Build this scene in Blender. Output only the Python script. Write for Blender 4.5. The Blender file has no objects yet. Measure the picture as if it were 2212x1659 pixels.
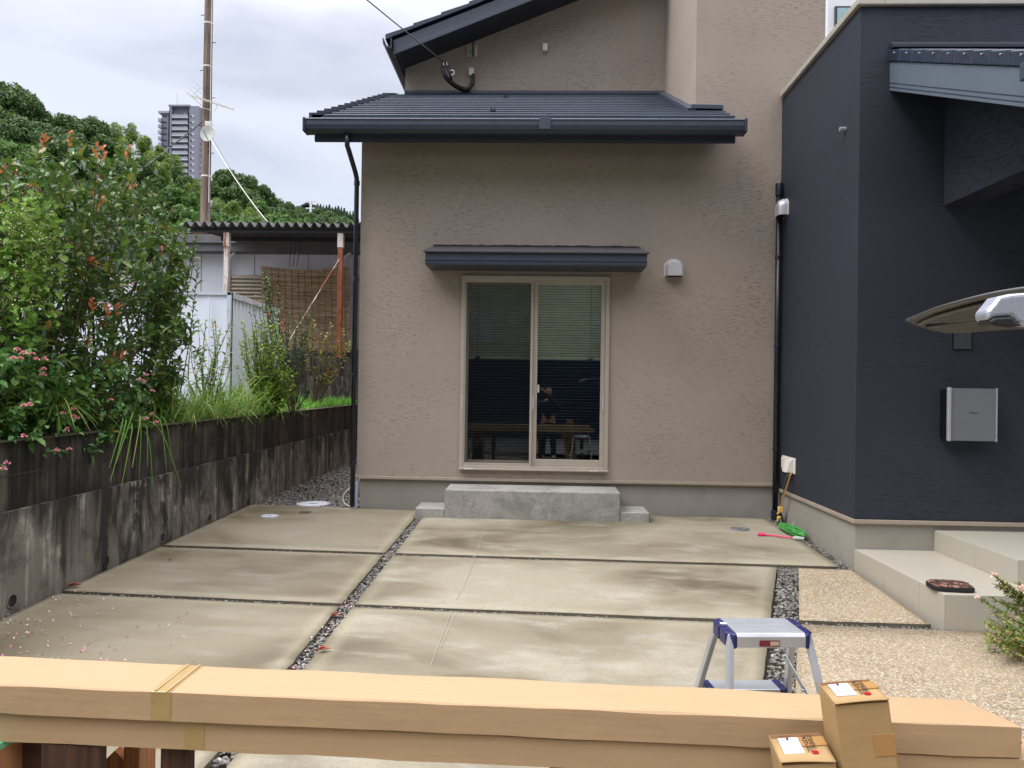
import bpy, bmesh, math, random
from mathutils import Vector, Matrix, noise
random.seed(7)
SC = bpy.context.scene
# ---------------------------------------------------------------- camera
F = 1620.; CX, CY = 1106., 829.5; H = 1.41; D = 8.62
_a = math.radians(1.91); _p = math.atan(8.5/F); _r = math.radians(.83)
F0 = Vector((-math.sin(_a), math.cos(_a), 0)); R0 = Vector((math.cos(_a), math.sin(_a), 0)); ZZ = Vector((0, 0, 1))
FW = F0*math.cos(_p)+ZZ*math.sin(_p); U0 = -F0*math.sin(_p)+ZZ*math.cos(_p)
RT = R0*math.cos(_r)+U0*math.sin(_r); UP = -R0*math.sin(_r)+U0*math.cos(_r)
cam = bpy.data.cameras.new('camera'); cob = bpy.data.objects.new('camera', cam); SC.collection.objects.link(cob)
cam.sensor_width = 36; cam.lens = 36*F/2212; cam.clip_start = .05; cam.clip_end = 3000
cob.matrix_world = Matrix(((RT.x, UP.x, -FW.x, 0), (RT.y, UP.y, -FW.y, 0), (RT.z, UP.z, -FW.z, H), (0, 0, 0, 1)))
SC.camera = cob
SC.render.resolution_x = 1024; SC.render.resolution_y = 768
# ---------------------------------------------------------------- sky, sun, exposure
SUN_EL, SUN_AZ = 54, 248      # sun behind the camera, a little to the left, through thick cloud
w = bpy.data.worlds.new('World'); SC.world = w; w.use_nodes = True
nt = w.node_tree; nt.nodes.clear()
def wn(t): return nt.nodes.new(t)
sky = wn('ShaderNodeTexSky'); sky.sky_type = 'NISHITA'; sky.sun_disc = False
sky.sun_elevation = math.radians(SUN_EL); sky.sun_rotation = math.radians(SUN_AZ)
bg1 = wn('ShaderNodeBackground'); bg1.inputs[1].default_value = .045; nt.links.new(sky.outputs[0], bg1.inputs[0])
tc = wn('ShaderNodeTexCoord'); sp = wn('ShaderNodeSeparateXYZ'); nt.links.new(tc.outputs['Generated'], sp.inputs[0])
zr = wn('ShaderNodeMapRange'); zr.inputs[1].default_value = .34; zr.inputs[2].default_value = 1; zr.inputs[3].default_value = .45; zr.inputs[4].default_value = 2.8
zr.interpolation_type = 'SMOOTHSTEP'
nt.links.new(sp.outputs[2], zr.inputs[0])
mp = wn('ShaderNodeMapping'); mp.inputs['Scale'].default_value = (1.6, 1.6, 5.2); mp.inputs['Rotation'].default_value = (.1, .42, 0)
nt.links.new(tc.outputs['Generated'], mp.inputs[0])
nz = wn('ShaderNodeTexNoise'); nz.inputs['Scale'].default_value = 1.5; nz.inputs['Detail'].default_value = 5; nz.inputs['Roughness'].default_value = .5; nz.inputs['Distortion'].default_value = .3
nt.links.new(mp.outputs[0], nz.inputs[0])
cr = wn('ShaderNodeValToRGB'); cr.color_ramp.elements[0].position = .36; cr.color_ramp.elements[0].color = (.74, .735, .80, 1)
cr.color_ramp.elements[1].position = .58; cr.color_ramp.elements[1].color = (1.05, 1.04, 1.09, 1)
nt.links.new(nz.outputs[0], cr.inputs[0])
bg2 = wn('ShaderNodeBackground'); nt.links.new(cr.outputs[0], bg2.inputs[0]); nt.links.new(zr.outputs[0], bg2.inputs[1])
ms = wn('ShaderNodeAddShader'); nt.links.new(bg1.outputs[0], ms.inputs[0]); nt.links.new(bg2.outputs[0], ms.inputs[1])
wo = wn('ShaderNodeOutputWorld'); nt.links.new(ms.outputs[0], wo.inputs[0])
sl = bpy.data.lights.new('sun', 'SUN'); sl.energy = 1.35; sl.angle = math.radians(25); sl.color = (1, .97, .92)
so = bpy.data.objects.new('sun', sl); SC.collection.objects.link(so)
so.rotation_euler = (math.radians(90-SUN_EL), 0, math.radians(180-SUN_AZ))
SC.view_settings.view_transform = 'Standard'; SC.view_settings.look = 'None'; SC.view_settings.gamma = 1; SC.view_settings.exposure = .56
SC.cycles.max_bounces = 8; SC.cycles.transparent_max_bounces = 12
# ---------------------------------------------------------------- helpers
def ray(x, y): return FW*F+RT*(x-CX)+UP*(CY-y)
CAMP = Vector((0, 0, H))
def aY(x, y, Y): d = ray(x, y); return CAMP+d*(Y/d.y)
def aX(x, y, X): d = ray(x, y); return CAMP+d*(X/d.x)
def aZ(x, y, z): d = ray(x, y); return CAMP+d*((z-H)/d.z)
def gz(X, Y):      # the drive falls gently towards the street, more on the right
    s = .008+.0065*min(max(X+3.3, 0), 7)
    return -s*(8.62-max(min(Y, 8.62), -3))
def gd(x, y, off=0):
    z = 0
    for i in range(8):
        p = aZ(x, y, z+off); z = gz(p.x, p.y)
    return p
def S(r, g, b):
    f = lambda c: (c/255/12.92) if c/255 <= .04045 else ((c/255+.055)/1.055)**2.4
    return (f(r), f(g), f(b), 1)
ORG = {}
def thing(name, label, cat, loc=(0, 0, 0), group=None, kind=None):
    o = bpy.data.objects.new(name, None); SC.collection.objects.link(o); o.location = loc; o.empty_display_size = .1
    ORG[o.name] = Vector(loc); tag(o, label, cat, group, kind); return o
def tag(o, label=None, cat=None, group=None, kind=None):
    if label: o['label'] = label
    if cat: o['category'] = cat
    if group: o['group'] = group
    if kind: o['kind'] = kind
    return o
class MB:
    def __init__(s): s.v = []; s.f = []; s.a = None
    def poly(s, *pts):
        n = len(s.v); s.v += [tuple(p) for p in pts]; s.f.append(tuple(range(n, n+len(pts)))); return s
    def hexa(s, b, t):      # four bottom, four top points (ccw from above)
        n = len(s.v); s.v += [tuple(p) for p in b]+[tuple(p) for p in t]
        for q in ((3, 2, 1, 0), (4, 5, 6, 7), (0, 1, 5, 4), (1, 2, 6, 5), (2, 3, 7, 6), (3, 0, 4, 7)): s.f.append(tuple(n+i for i in q))
        return s
    def box(s, x0, x1, y0, y1, z0, z1, M=None):
        P = [(x0, y0), (x1, y0), (x1, y1), (x0, y1)]
        b = [Vector((x, y, z0)) for x, y in P]; t = [Vector((x, y, z1)) for x, y in P]
        if M is not None: b = [M@p for p in b]; t = [M@p for p in t]
        return s.hexa(b, t)
    def bar(s, p0, p1, wx, wy, up=ZZ):      # rectangular bar between two points
        p0 = Vector(p0); p1 = Vector(p1); d = (p1-p0).normalized()
        u = d.cross(up); u = u.normalized() if u.length > 1e-4 else Vector((1, 0, 0)); v = u.cross(d)
        q = [(-1, -1), (1, -1), (1, 1), (-1, 1)]
        return s.hexa([p0+u*a*wx/2+v*b*wy/2 for a, b in q], [p1+u*a*wx/2+v*b*wy/2 for a, b in q])
    def tube(s, pts, r, n=8, cap=True):
        pts = [Vector(p) for p in pts]; base = len(s.v); rs = r if isinstance(r, (list, tuple)) else [r]*len(pts)
        u = None
        for i, p in enumerate(pts):
            d = (pts[min(i+1, len(pts)-1)]-pts[max(i-1, 0)]).normalized()
            if u is None:
                u = d.cross(ZZ) if abs(d.z) < .95 else d.cross(Vector((0, 1, 0)))
            u = (u-d*u.dot(d)).normalized(); v = d.cross(u)
            for k in range(n):
                a = 2*math.pi*k/n; s.v.append(tuple(p+(u*math.cos(a)+v*math.sin(a))*rs[i]))
        for i in range(len(pts)-1):
            for k in range(n):
                k2 = (k+1) % n; s.f.append((base+i*n+k, base+i*n+k2, base+(i+1)*n+k2, base+(i+1)*n+k))
        if cap: s.f.append(tuple(base+k for k in reversed(range(n)))); s.f.append(tuple(base+(len(pts)-1)*n+k for k in range(n)))
        return s
    def prism(s, poly, d):      # 3d polygon extruded by vector d
        n = len(s.v); m = len(poly); d = Vector(d); s.v += [tuple(p) for p in poly]+[tuple(Vector(p)+d) for p in poly]
        s.f.append(tuple(n+i for i in reversed(range(m)))); s.f.append(tuple(n+m+i for i in range(m)))
        for i in range(m): j = (i+1) % m; s.f.append((n+i, n+j, n+m+j, n+m+i))
        return s
    def lathe(s, c, prof, n=24, M=None):
        base = len(s.v); c = Vector(c)
        for r, z in prof:
            for k in range(n):
                a = 2*math.pi*k/n; p = Vector((r*math.cos(a), r*math.sin(a), z)); p = (M@p if M is not None else p)+c; s.v.append(tuple(p))
        for i in range(len(prof)-1):
            for k in range(n):
                k2 = (k+1) % n; s.f.append((base+i*n+k, base+i*n+k2, base+(i+1)*n+k2, base+(i+1)*n+k))
        s.f.append(tuple(base+k for k in reversed(range(n)))); s.f.append(tuple(base+(len(prof)-1)*n+k for k in range(n)))
        return s
    def build(s, name, mat, parent=None, smooth=False, bevel=0, seg=2, fix=True, ang=40):
        o0 = ORG[parent.name] if parent is not None and parent.name in ORG else Vector((0, 0, 0))
        me = bpy.data.meshes.new(name); me.from_pydata([(x-o0.x, y-o0.y, z-o0.z) for x, y, z in s.v], [], s.f)
        if fix:
            bm = bmesh.new(); bm.from_mesh(me); bmesh.ops.recalc_face_normals(bm, faces=bm.faces); bm.to_mesh(me); bm.free()
        me.materials.append(mat)
        if smooth:
            me.polygons.foreach_set('use_smooth', [True]*len(me.polygons))
        o = bpy.data.objects.new(name, me); SC.collection.objects.link(o)
        if parent is not None: o.parent = parent
        ORG[o.name] = o0
        if smooth == 'auto':
            m = o.modifiers.new('split', 'EDGE_SPLIT'); m.split_angle = math.radians(35)
        if bevel:
            m = o.modifiers.new('bevel', 'BEVEL'); m.width = bevel; m.segments = seg; m.limit_method = 'ANGLE'; m.angle_limit = math.radians(ang)
        return o
def struct(o): o['kind'] = 'structure'; return o
# ---------------------------------------------------------------- materials
class N:
    def __init__(s, name):
        s.m = bpy.data.materials.new(name); s.m.use_nodes = True; s.t = s.m.node_tree
        s.b = s.t.nodes['Principled BSDF']; s.o = s.t.nodes['Material Output']; s.tc = None
    def n(s, t, **k):
        x = s.t.nodes.new(t)
        for a, v in k.items(): setattr(x, a, v)
        return x
    def l(s, a, b): s.t.links.new(a, b)
    def co(s, scale=(1, 1, 1), rot=(0, 0, 0)):
        if s.tc is None: s.tc = s.n('ShaderNodeNewGeometry')
        m = s.n('ShaderNodeMapping'); m.inputs['Scale'].default_value = scale; m.inputs['Rotation'].default_value = rot
        s.l(s.tc.outputs['Position'], m.inputs[0]); return m.outputs[0]
    def noise(s, scale, detail=4, rough=.55, sc=(1, 1, 1), rot=(0, 0, 0), dist=0):
        x = s.n('ShaderNodeTexNoise'); x.inputs['Scale'].default_value = scale; x.inputs['Detail'].default_value = detail
        x.inputs['Roughness'].default_value = rough; x.inputs['Distortion'].default_value = dist; s.l(s.co(sc, rot), x.inputs[0]); return x.outputs[0]
    def voro(s, scale, feature='F1', sc=(1, 1, 1), out=0):
        x = s.n('ShaderNodeTexVoronoi', feature=feature); x.inputs['Scale'].default_value = scale; s.l(s.co(sc), x.inputs[0]); return x.outputs[out]
    def ramp(s, inp, stops, const=False):
        r = s.n('ShaderNodeValToRGB'); e = r.color_ramp.elements
        if const: r.color_ramp.interpolation = 'CONSTANT'
        while len(e) < len(stops): e.new(.5)
        for q, (p, c) in zip(e, stops): q.position = p; q.color = c if isinstance(c, tuple) else (c, c, c, 1)
        s.l(inp, r.inputs[0]); return r.outputs[0]
    def mix(s, a, b, fac, mode='MIX'):
        x = s.n('ShaderNodeMix', data_type='RGBA', blend_type=mode)
        for sock, v in ((x.inputs[0], fac), (x.inputs[6], a), (x.inputs[7], b)):
            if hasattr(v, 'links'): s.l(v, sock)
            else: sock.default_value = v
        return x.outputs[2]
    def math(s, op, a, b=0.):
        x = s.n('ShaderNodeMath', operation=op)
        for sock, v in ((x.inputs[0], a), (x.inputs[1], b)):
            if hasattr(v, 'links'): s.l(v, sock)
            else: sock.default_value = v
        return x.outputs[0]
    def col(s, v):
        if hasattr(v, 'links'): s.l(v, s.b.inputs['Base Color'])
        else: s.b.inputs['Base Color'].default_value = v
    def set(s, rough=None, metal=None, spec=None, **k):
        for n_, v in (('Roughness', rough), ('Metallic', metal), ('Specular IOR Level', spec)):
            if v is None: continue
            if hasattr(v, 'links'): s.l(v, s.b.inputs[n_])
            else: s.b.inputs[n_].default_value = v
        return s
    def bump(s, h, strength=.5, dist=.01):
        x = s.n('ShaderNodeBump'); x.inputs['Strength'].default_value = strength; x.inputs['Distance'].default_value = dist
        s.l(h, x.inputs['Height']); s.l(x.outputs[0], s.b.inputs['Normal'])
        return s
def dk(c, k): return (c[0]*k, c[1]*k, c[2]*k, 1)
def plain(name, c, rough=.5, metal=0, var=.12, scale=6, bump=0, bscale=60, spec=.5):
    n = N(name); f = n.noise(scale, 5, .6); n.col(n.mix(dk(c, 1-var), dk(c, 1+var), n.ramp(f, [(.3, 0.), (.7, 1.)])))
    g = n.noise(scale*7, 3); n.set(n.ramp(g, [(.3, max(rough-.06, .02)), (.7, min(rough+.06, 1))]), metal, spec)
    if bump: n.bump(n.noise(bscale, 3), bump, .003)
    return n.m
def stucco(name, c, k=.72, rough=.9, pit=1.):
    n = N(name); scr = n.noise(1, 5, .66, (13, 13, 84), dist=.25); big = n.noise(.7, 3, .5, (1, 1, 1.6)); pm = n.ramp(n.noise(1.1, 3, .6), [(.36, .15), (.66, 1.)])
    line = n.ramp(scr, [(.37, 1.), (.46, 0.)]); fine = n.noise(160, 4, .6)
    base = n.mix(dk(c, .93), dk(c, 1.06), n.ramp(big, [(.3, 0.), (.7, 1.)]))
    base = n.mix(base, dk(c, .8), n.ramp(fine, [(.3, .5), (.6, 0.)]))
    lf = n.math('MULTIPLY', n.math('MULTIPLY', line, pm), pit)
    n.col(n.mix(base, dk(c, k*.75), lf))
    n.set(rough, 0, .25)
    h = n.math('SUBTRACT', n.math('MULTIPLY', fine, .25), lf); n.bump(h, .8, .004); return n.m
M_STUCCO = stucco('brown_stucco', S(162, 150, 138), pit=.75)
M_DSTUC = stucco('charcoal_stucco', S(49, 53, 63), .72, .62, 1.)
M_NAVY = plain('slate_blue_metal', S(58, 66, 80), .42, .0, .06, 2)
M_NAVYD = plain('dark_navy_metal', S(40, 46, 58), .4, .0, .08, 2)
M_ROOF = plain('roof_slate', S(40, 51, 67), .33, 0, .22, 3, .25, 90, .6)
M_BLACKPIPE = plain('black_pipe', S(26, 31, 44), .3, 0, .1)
M_TRIM = plain('beige_trim', S(158, 145, 130), .45, 0, .06)
M_CHAMP = plain('champagne_aluminium', S(176, 167, 154), .38, .25, .05)
M_COPING = plain('coping', S(176, 170, 158), .5, .2, .1, 3)
M_COPB = plain('brown_coping', S(104, 92, 82), .6, 0, .2, 5)
def plinth():
    n = N('plinth_render'); a = n.noise(3, 5); b = n.noise(.8, 3, .5, (1, 1, .4)); c = S(153, 148, 139)
    q = n.mix(dk(c, .82), dk(c, 1.04), n.ramp(b, [(.3, 0.), (.7, 1.)])); q = n.mix(q, dk(c, .75), n.ramp(a, [(.28, .6), (.5, 0.)]))
    n.col(q); n.set(.85, 0, .3); n.bump(n.noise(120, 4), .35, .004); return n.m
M_PLINTH = plinth()
M_WHITE = plain('white_plastic', S(214, 210, 200), .4, 0, .04)
M_ALU = plain('brushed_aluminium', S(184, 186, 190), .33, .5, .1, 3)
M_SILV = plain('silver_hood', S(200, 198, 202), .36, .35, .06, 6)
M_BLACK = plain('black_rubber', S(22, 22, 26), .5)
def slab_mat():
    n = N('driveway_concrete'); c = S(152, 144, 124)
    st = n.noise(.75, 5, .55, (.8, 1.3, 1), dist=.5); st2 = n.noise(2.3, 5, .6, (1, 2.2, 1)); fine = n.noise(55, 6, .75); fl = n.noise(.35, 2)
    at = n.n('ShaderNodeAttribute', attribute_name='edge')
    q = n.mix(c, S(98, 87, 64), n.ramp(st, [(.4, 0.), (.66, .85)]))
    q = n.mix(q, S(172, 169, 159), n.ramp(st2, [(.52, 0.), (.75, .6)]))
    q = n.mix(q, S(72, 65, 50), n.math('MULTIPLY', n.ramp(st, [(.54, 0.), (.72, .75)]), n.ramp(st2, [(.4, 1.), (.6, 0.)])))
    gx = n.n('ShaderNodeNewGeometry'); sx = n.n('ShaderNodeSeparateXYZ'); n.l(gx.outputs['Position'], sx.inputs[0]); lm = n.n('ShaderNodeMapRange'); lm.inputs[1].default_value = -1.2; lm.inputs[2].default_value = -1.45; lm.inputs[3].default_value = 0; lm.inputs[4].default_value = .42; n.l(sx.outputs[0], lm.inputs[0])
    q = n.mix(q, S(112, 98, 74), lm.outputs[0])      # the left slabs are stained browner
    q = n.mix(q, S(164, 155, 130), n.math('MULTIPLY', at.outputs['Fac'], .55))
    q = n.mix(q, dk(c, .5), n.ramp(fine, [(.3, .6), (.5, 0.)]))
    n.col(q); n.set(n.ramp(st, [(.35, .62), (.65, .45)]), 0, .4); n.bump(fine, .3, .003); return n.m
M_SLAB = slab_mat()
def agg_mat():
    n = N('exposed_aggregate'); v = n.voro(95, out=1); d = n.voro(95, out=0); sep = n.n('ShaderNodeSeparateColor'); n.l(v, sep.inputs[0])
    q = n.ramp(sep.outputs[0], [(0, S(108, 97, 80)), (.16, S(164, 151, 126)), (.36, S(184, 172, 148)), (.55, S(168, 144, 106)), (.7, S(204, 199, 188)), (.84, S(122, 119, 114)), (.95, S(154, 114, 76))], True)
    q = n.mix(q, S(140, 122, 98), n.ramp(d, [(.35, 0.), (.6, .7)])); q = n.mix(q, dk(S(200, 180, 150), .8), n.ramp(n.noise(1.2, 3), [(.4, .3), (.65, 0.)]))
    n.col(q); n.set(.6, 0, .35); n.bump(n.math('MULTIPLY', d, -1.), .8, .006); return n.m
M_AGG = agg_mat()
def isl(name, stops, rough=.6, spec=.4, trans=0, nv=None, metal=0):
    n = N(name); g = n.n('ShaderNodeNewGeometry'); q = n.ramp(g.outputs['Random Per Island'], stops)
    if nv: q = n.mix(q, dk(stops[0][1], .6), n.ramp(n.noise(nv, 3), [(.35, .55), (.6, 0.)]))
    n.col(q); n.set(rough, metal, spec)
    if trans:
        tr = n.n('ShaderNodeBsdfTranslucent'); n.l(n.mix(q, S(120, 146, 60), .35), tr.inputs[0])
        mx = n.n('ShaderNodeMixShader'); mx.inputs[0].default_value = trans; n.l(n.b.outputs[0], mx.inputs[1]); n.l(tr.outputs[0], mx.inputs[2]); n.l(mx.outputs[0], n.o.inputs[0])
    return n.m
M_GRAVEL = isl('dark_gravel', [(0, S(72, 71, 68)), (.35, S(100, 98, 94)), (.7, S(132, 129, 122)), (.93, S(112, 98, 84)), (1, S(170, 166, 160))], .75)
def flat(name, c, rough=.8): return plain(name, c, rough, 0, .25, 4, .4, 40)
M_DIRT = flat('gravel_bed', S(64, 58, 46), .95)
M_SOIL = flat('soil', S(70, 60, 44), .95)
M_ASPH = flat('street_asphalt', S(92, 92, 92), .85)
def rc_mat():
    n = N('stained_retaining_concrete'); c = S(116, 110, 100)
    geo = n.n('ShaderNodeNewGeometry'); s = n.n('ShaderNodeSeparateXYZ'); n.l(geo.outputs['Position'], s.inputs[0])
    streak = n.noise(1, 6, .66, (2.6, 2.6, .7), dist=.9); st2 = n.noise(1, 5, .6, (9, 9, .8)); blot = n.noise(5, 7, .68); fine = n.noise(70, 4)
    hz = n.n('ShaderNodeMapRange'); hz.inputs[1].default_value = 0; hz.inputs[2].default_value = .62; hz.inputs[3].default_value = 0; hz.inputs[4].default_value = .16; n.l(s.outputs[2], hz.inputs[0])
    q = n.mix(c, S(150, 144, 134), n.ramp(st2, [(.5, 0.), (.66, .9)]))
    q = n.mix(q, S(26, 27, 25), n.ramp(n.math('ADD', streak, hz.outputs[0]), [(.5, 0.), (.66, .88)]))
    q = n.mix(q, S(36, 36, 30), n.ramp(blot, [(.36, .5), (.5, 0.)]))
    q = n.mix(q, S(176, 170, 156), n.ramp(n.math('MULTIPLY', st2, blot), [(.3, 0.), (.42, .8)]))
    n.col(q); n.set(.88, 0, .25); n.bump(n.math('ADD', blot, fine), .45, .006); return n.m
M_RC = rc_mat()
def cb_mat():
    n = N('black_stained_block'); streak = n.noise(1, 5, .65, (7, 7, .6)); b = n.noise(4, 5, .6)
    q = n.mix(S(88, 81, 73), S(26, 26, 25), n.ramp(streak, [(.4, 0.), (.6, .92)]))
    q = n.mix(q, S(30, 30, 28), n.ramp(b, [(.35, .8), (.6, 0.)])); n.col(q); n.set(.9, 0, .25); n.bump(n.noise(60, 5), .5, .006); return n.m
M_CB = cb_mat()
M_MOSS = flat('mossy_cap', S(64, 62, 40), .95)
def step_mat():
    n = N('cracked_mortar_step'); c = S(150, 148, 142)
    e = n.noise(1, 7, .75, (14, 14, 11), dist=2.2); w = n.noise(4, 5, .6, dist=1.); f = n.noise(2.2, 4)
    q = n.mix(dk(c, .72), dk(c, 1.02), n.ramp(w, [(.38, 0.), (.62, 1.)]))
    q = n.mix(q, S(196, 192, 184), n.math('MULTIPLY', n.ramp(e, [(.47, 0.), (.5, .75), (.53, 0.)]), n.ramp(f, [(.4, 0.), (.5, 1.)])))
    g = n.n('ShaderNodeNewGeometry'); s = n.n('ShaderNodeSeparateXYZ'); n.l(g.outputs['Normal'], s.inputs[0])
    n.col(q); n.set(.8, 0, .3); n.bump(n.noise(50, 5), .3, .003); return n.m
M_STEP = step_mat()
def tile_mat():
    n = N('porcelain_tile'); c = S(172, 166, 152); n.col(n.mix(dk(c, .95), dk(c, 1.04), n.noise(2, 5))); n.set(.42, 0, .4); n.bump(n.noise(200, 2), .1, .001); return n.m
M_TILE = tile_mat(); M_GROUT = plain('tile_grout', S(120, 117, 110), .8)
def card(name, c):
    n = N(name); a = n.noise(1, 3, .5, (3, 60, 60)); b = n.noise(3, 4); fl = n.noise(260, 3, .7)
    q = n.mix(dk(c, .93), dk(c, 1.05), b); q = n.mix(q, dk(c, .93), n.ramp(a, [(.35, .4), (.5, 0.)])); q = n.mix(q, dk(c, .8), n.ramp(fl, [(.3, .4), (.42, 0.)]))
    n.col(q); n.set(.72, 0, .3); n.bump(n.math('ADD', n.noise(6, 4), n.math('MULTIPLY', a, .15)), .5, .01); return n.m
M_CARD = card('cardboard', S(172, 144, 110)); M_CARD2 = card('cardboard_small', S(166, 137, 94))
M_CARDGAP = plain('carton_gap_shade', S(110, 74, 42), .9)  # dark brown paints the shade inside the carton gaps
def tape(name, c, a=.82):
    n = N(name); n.col(c); n.set(.28, 0, .5); return n.m
M_TAPE = tape('packing_tape', S(160, 134, 86)); M_TAPE2 = tape('brown_tape', S(166, 126, 74)); M_TAPEC = tape('clear_tape', S(182, 146, 104))
def wood(name, c, c2):
    n = N(name); a = n.noise(1, 5, .6, (30, 30, 2.2), dist=1.2); n.col(n.mix(c, c2, n.ramp(a, [(.35, 0.), (.65, 1.)]))); n.set(.7, 0, .3); n.bump(a, .2, .002); return n.m
M_WOOD = wood('plywood', S(176, 124, 84), S(140, 90, 56)); M_WOODD = wood('dark_board', S(84, 58, 42), S(52, 36, 28))
M_GREEN = plain('green_paint', S(110, 180, 136), .6)
M_NAVYPL = plain('navy_plastic', S(34, 36, 84), .35)
M_RED = plain('red_sticker', S(215, 24, 34), .4, 0, .03); M_PAPER = plain('label_paper', S(230, 230, 238), .5, 0, .02); M_INK = plain('black_ink', S(52, 34, 24), .7); M_GREYINK = plain('grey_ink', S(150, 152, 170), .7)
M_INKF = plain('faded_ink', S(150, 116, 78), .8)
M_REDLAB = plain('maroon_label', S(120, 40, 48), .5)
def rust(name, base, amt=.5, sc=(6, 6, 1.2)):
    n = N(name); a = n.noise(1, 6, .7, sc); q = n.mix(base, S(132, 70, 40), n.ramp(a, [(.62-amt*.3, 0.), (.74-amt*.3, .9)])); q = n.mix(q, S(96, 40, 26), n.ramp(n.noise(8, 5), [(.55, 0.), (.7, amt)]))
    n.col(q); n.set(.7, 0, .3); return n.m
M_RUSTP = rust('rusty_post', S(206, 198, 188), .42); M_RUSTR = rust('red_rusty_post', S(144, 90, 66), .6)
M_CONT = rust('pale_container_steel', S(224, 231, 243), -.15, (2, 2, .6)); M_CONTR = rust('rusty_rim', S(196, 202, 212), .25, (5, 5, 5))
M_WWALL = plain('white_siding', S(216, 218, 226), .6, 0, .04, 1)
M_EAVE = plain('weathered_grey_eave', S(100, 100, 102), .7, 0, .2, 3)
M_CORR = plain('corrugated_slate', S(96, 94, 90), .85, 0, .25, 5)
M_DARKU = plain('dark_steel', S(34, 34, 36), .7)
M_LOUV = plain('louver_beige', S(158, 144, 124), .6)
M_LEAF = isl('photinia_leaf', [(0, S(44, 76, 40)), (.4, S(62, 98, 46)), (.75, S(90, 122, 52)), (.95, S(120, 142, 64)), (1, S(146, 120, 50))], .34, .5, .22)
M_LEAFR = isl('young_red_leaf', [(0, S(206, 84, 66)), (.5, S(216, 122, 92)), (1, S(170, 116, 66))], .4, .4, .3)
M_LEAFL = isl('lantana_leaf', [(0, S(64, 108, 58)), (.5, S(92, 138, 74)), (1, S(124, 164, 84))], .55, .35, .22)
M_LEAFV = isl('vine_leaf', [(0, S(92, 136, 54)), (.6, S(122, 166, 66)), (1, S(156, 184, 92))], .5, .35, .3)
M_LEAFS = isl('sapling_leaf', [(0, S(92, 132, 46)), (.6, S(128, 164, 62)), (1, S(164, 184, 90))], .5, .35, .3)
M_LEAFY = isl('yellowing_leaf', [(0, S(126, 122, 60)), (.6, S(150, 146, 84)), (1, S(166, 128, 66))], .6, .3, .3)
M_LEAFA = isl('abelia_leaf', [(0, S(96, 128, 60)), (.5, S(136, 160, 82)), (1, S(182, 152, 96))], .5, .35, .3)
M_STEM = plain('brown_stem', S(78, 60, 46), .8); M_STEMG = plain('green_stem', S(112, 124, 66), .7)
M_GRASS = isl('grass_blade', [(0, S(80, 126, 44)), (.6, S(120, 162, 64)), (.9, S(158, 170, 92)), (1, S(186, 172, 120))], .55, .3, .3)
M_GRASSL = isl('lawn_blade', [(0, S(84, 148, 46)), (1, S(128, 186, 76))], .55, .3, .35)
M_PINK = isl('pink_petal', [(0, S(226, 120, 160)), (.5, S(236, 156, 176)), (1, S(244, 196, 160))], .6, .3, .2)
M_PETAL = isl('fallen_petal', [(0, S(222, 120, 170)), (.45, S(230, 200, 190)), (.7, S(214, 200, 176)), (1, S(70, 50, 40))], .7)
M_SEED = isl('pale_seed', [(0, S(180, 176, 140)), (1, S(210, 200, 170))], .8)
M_DEAD = isl('dead_red_leaf', [(0, S(120, 50, 34)), (1, S(160, 78, 52))], .6, .4)
M_CROWN = {
 'broad': isl('dark_foliage', [(0, S(42, 66, 36)), (.5, S(64, 92, 46)), (1, S(96, 122, 62))], .6, .3, .18),
 'vine': isl('bright_vine_foliage', [(0, S(52, 84, 36)), (.5, S(76, 112, 48)), (1, S(106, 138, 64))], .6, .3, .25),
 'bamboo': isl('bamboo_foliage', [(0, S(86, 112, 48)), (.5, S(120, 146, 66)), (1, S(156, 172, 96))], .6, .3, .28),
 'cedar': isl('cedar_foliage', [(0, S(40, 66, 44)), (.5, S(52, 82, 52)), (1, S(70, 100, 62))], .7, .3, .1)}
M_TRUNK = plain('bark', S(86, 74, 60), .9, 0, .2, 2)
M_HILL = flat('hill_undergrowth', S(48, 66, 34), .95)
def pole_mat():
    n = N('weathered_pole'); a = n.noise(1, 5, .65, (9, 9, .7)); n.col(n.mix(S(140, 126, 114), S(84, 74, 64), n.ramp(a, [(.35, 0.), (.62, 1.)]))); n.set(.85, 0, .3); return n.m
M_POLE = pole_mat()
# ================================================================ GROUND
def grid(fn, nx, ny, name, mat, attr=None, smooth=True):
    v = []; f = []; e = []
    for j in range(ny+1):
        for i in range(nx+1):
            v.append(tuple(fn(i/nx, j/ny)));
            if attr: e.append(attr(i/nx, j/ny))
    for j in range(ny):
        for i in range(nx):
            a = j*(nx+1)+i; f.append((a, a+1, a+nx+2, a+nx+1))
    me = bpy.data.meshes.new(name); me.from_pydata(v, [], f); me.materials.append(mat)
    if smooth: me.polygons.foreach_set('use_smooth', [True]*len(f))
    if attr:
        at = me.attributes.new('edge', 'FLOAT', 'POINT'); at.data.foreach_set('value', e)
    o = bpy.data.objects.new(name, me); SC.collection.objects.link(o); ORG[o.name] = Vector((0, 0, 0)); return o
# one sheet to the horizon
def gfn(u, v):
    X = (u-.5); Y = v
    X = math.copysign(abs(X*2)**3*1400, X); Y = -60+(v**3)*2400
    return (X, Y, -.62)
struct(grid(gfn, 30, 30, 'ground', M_ASPH))
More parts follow.
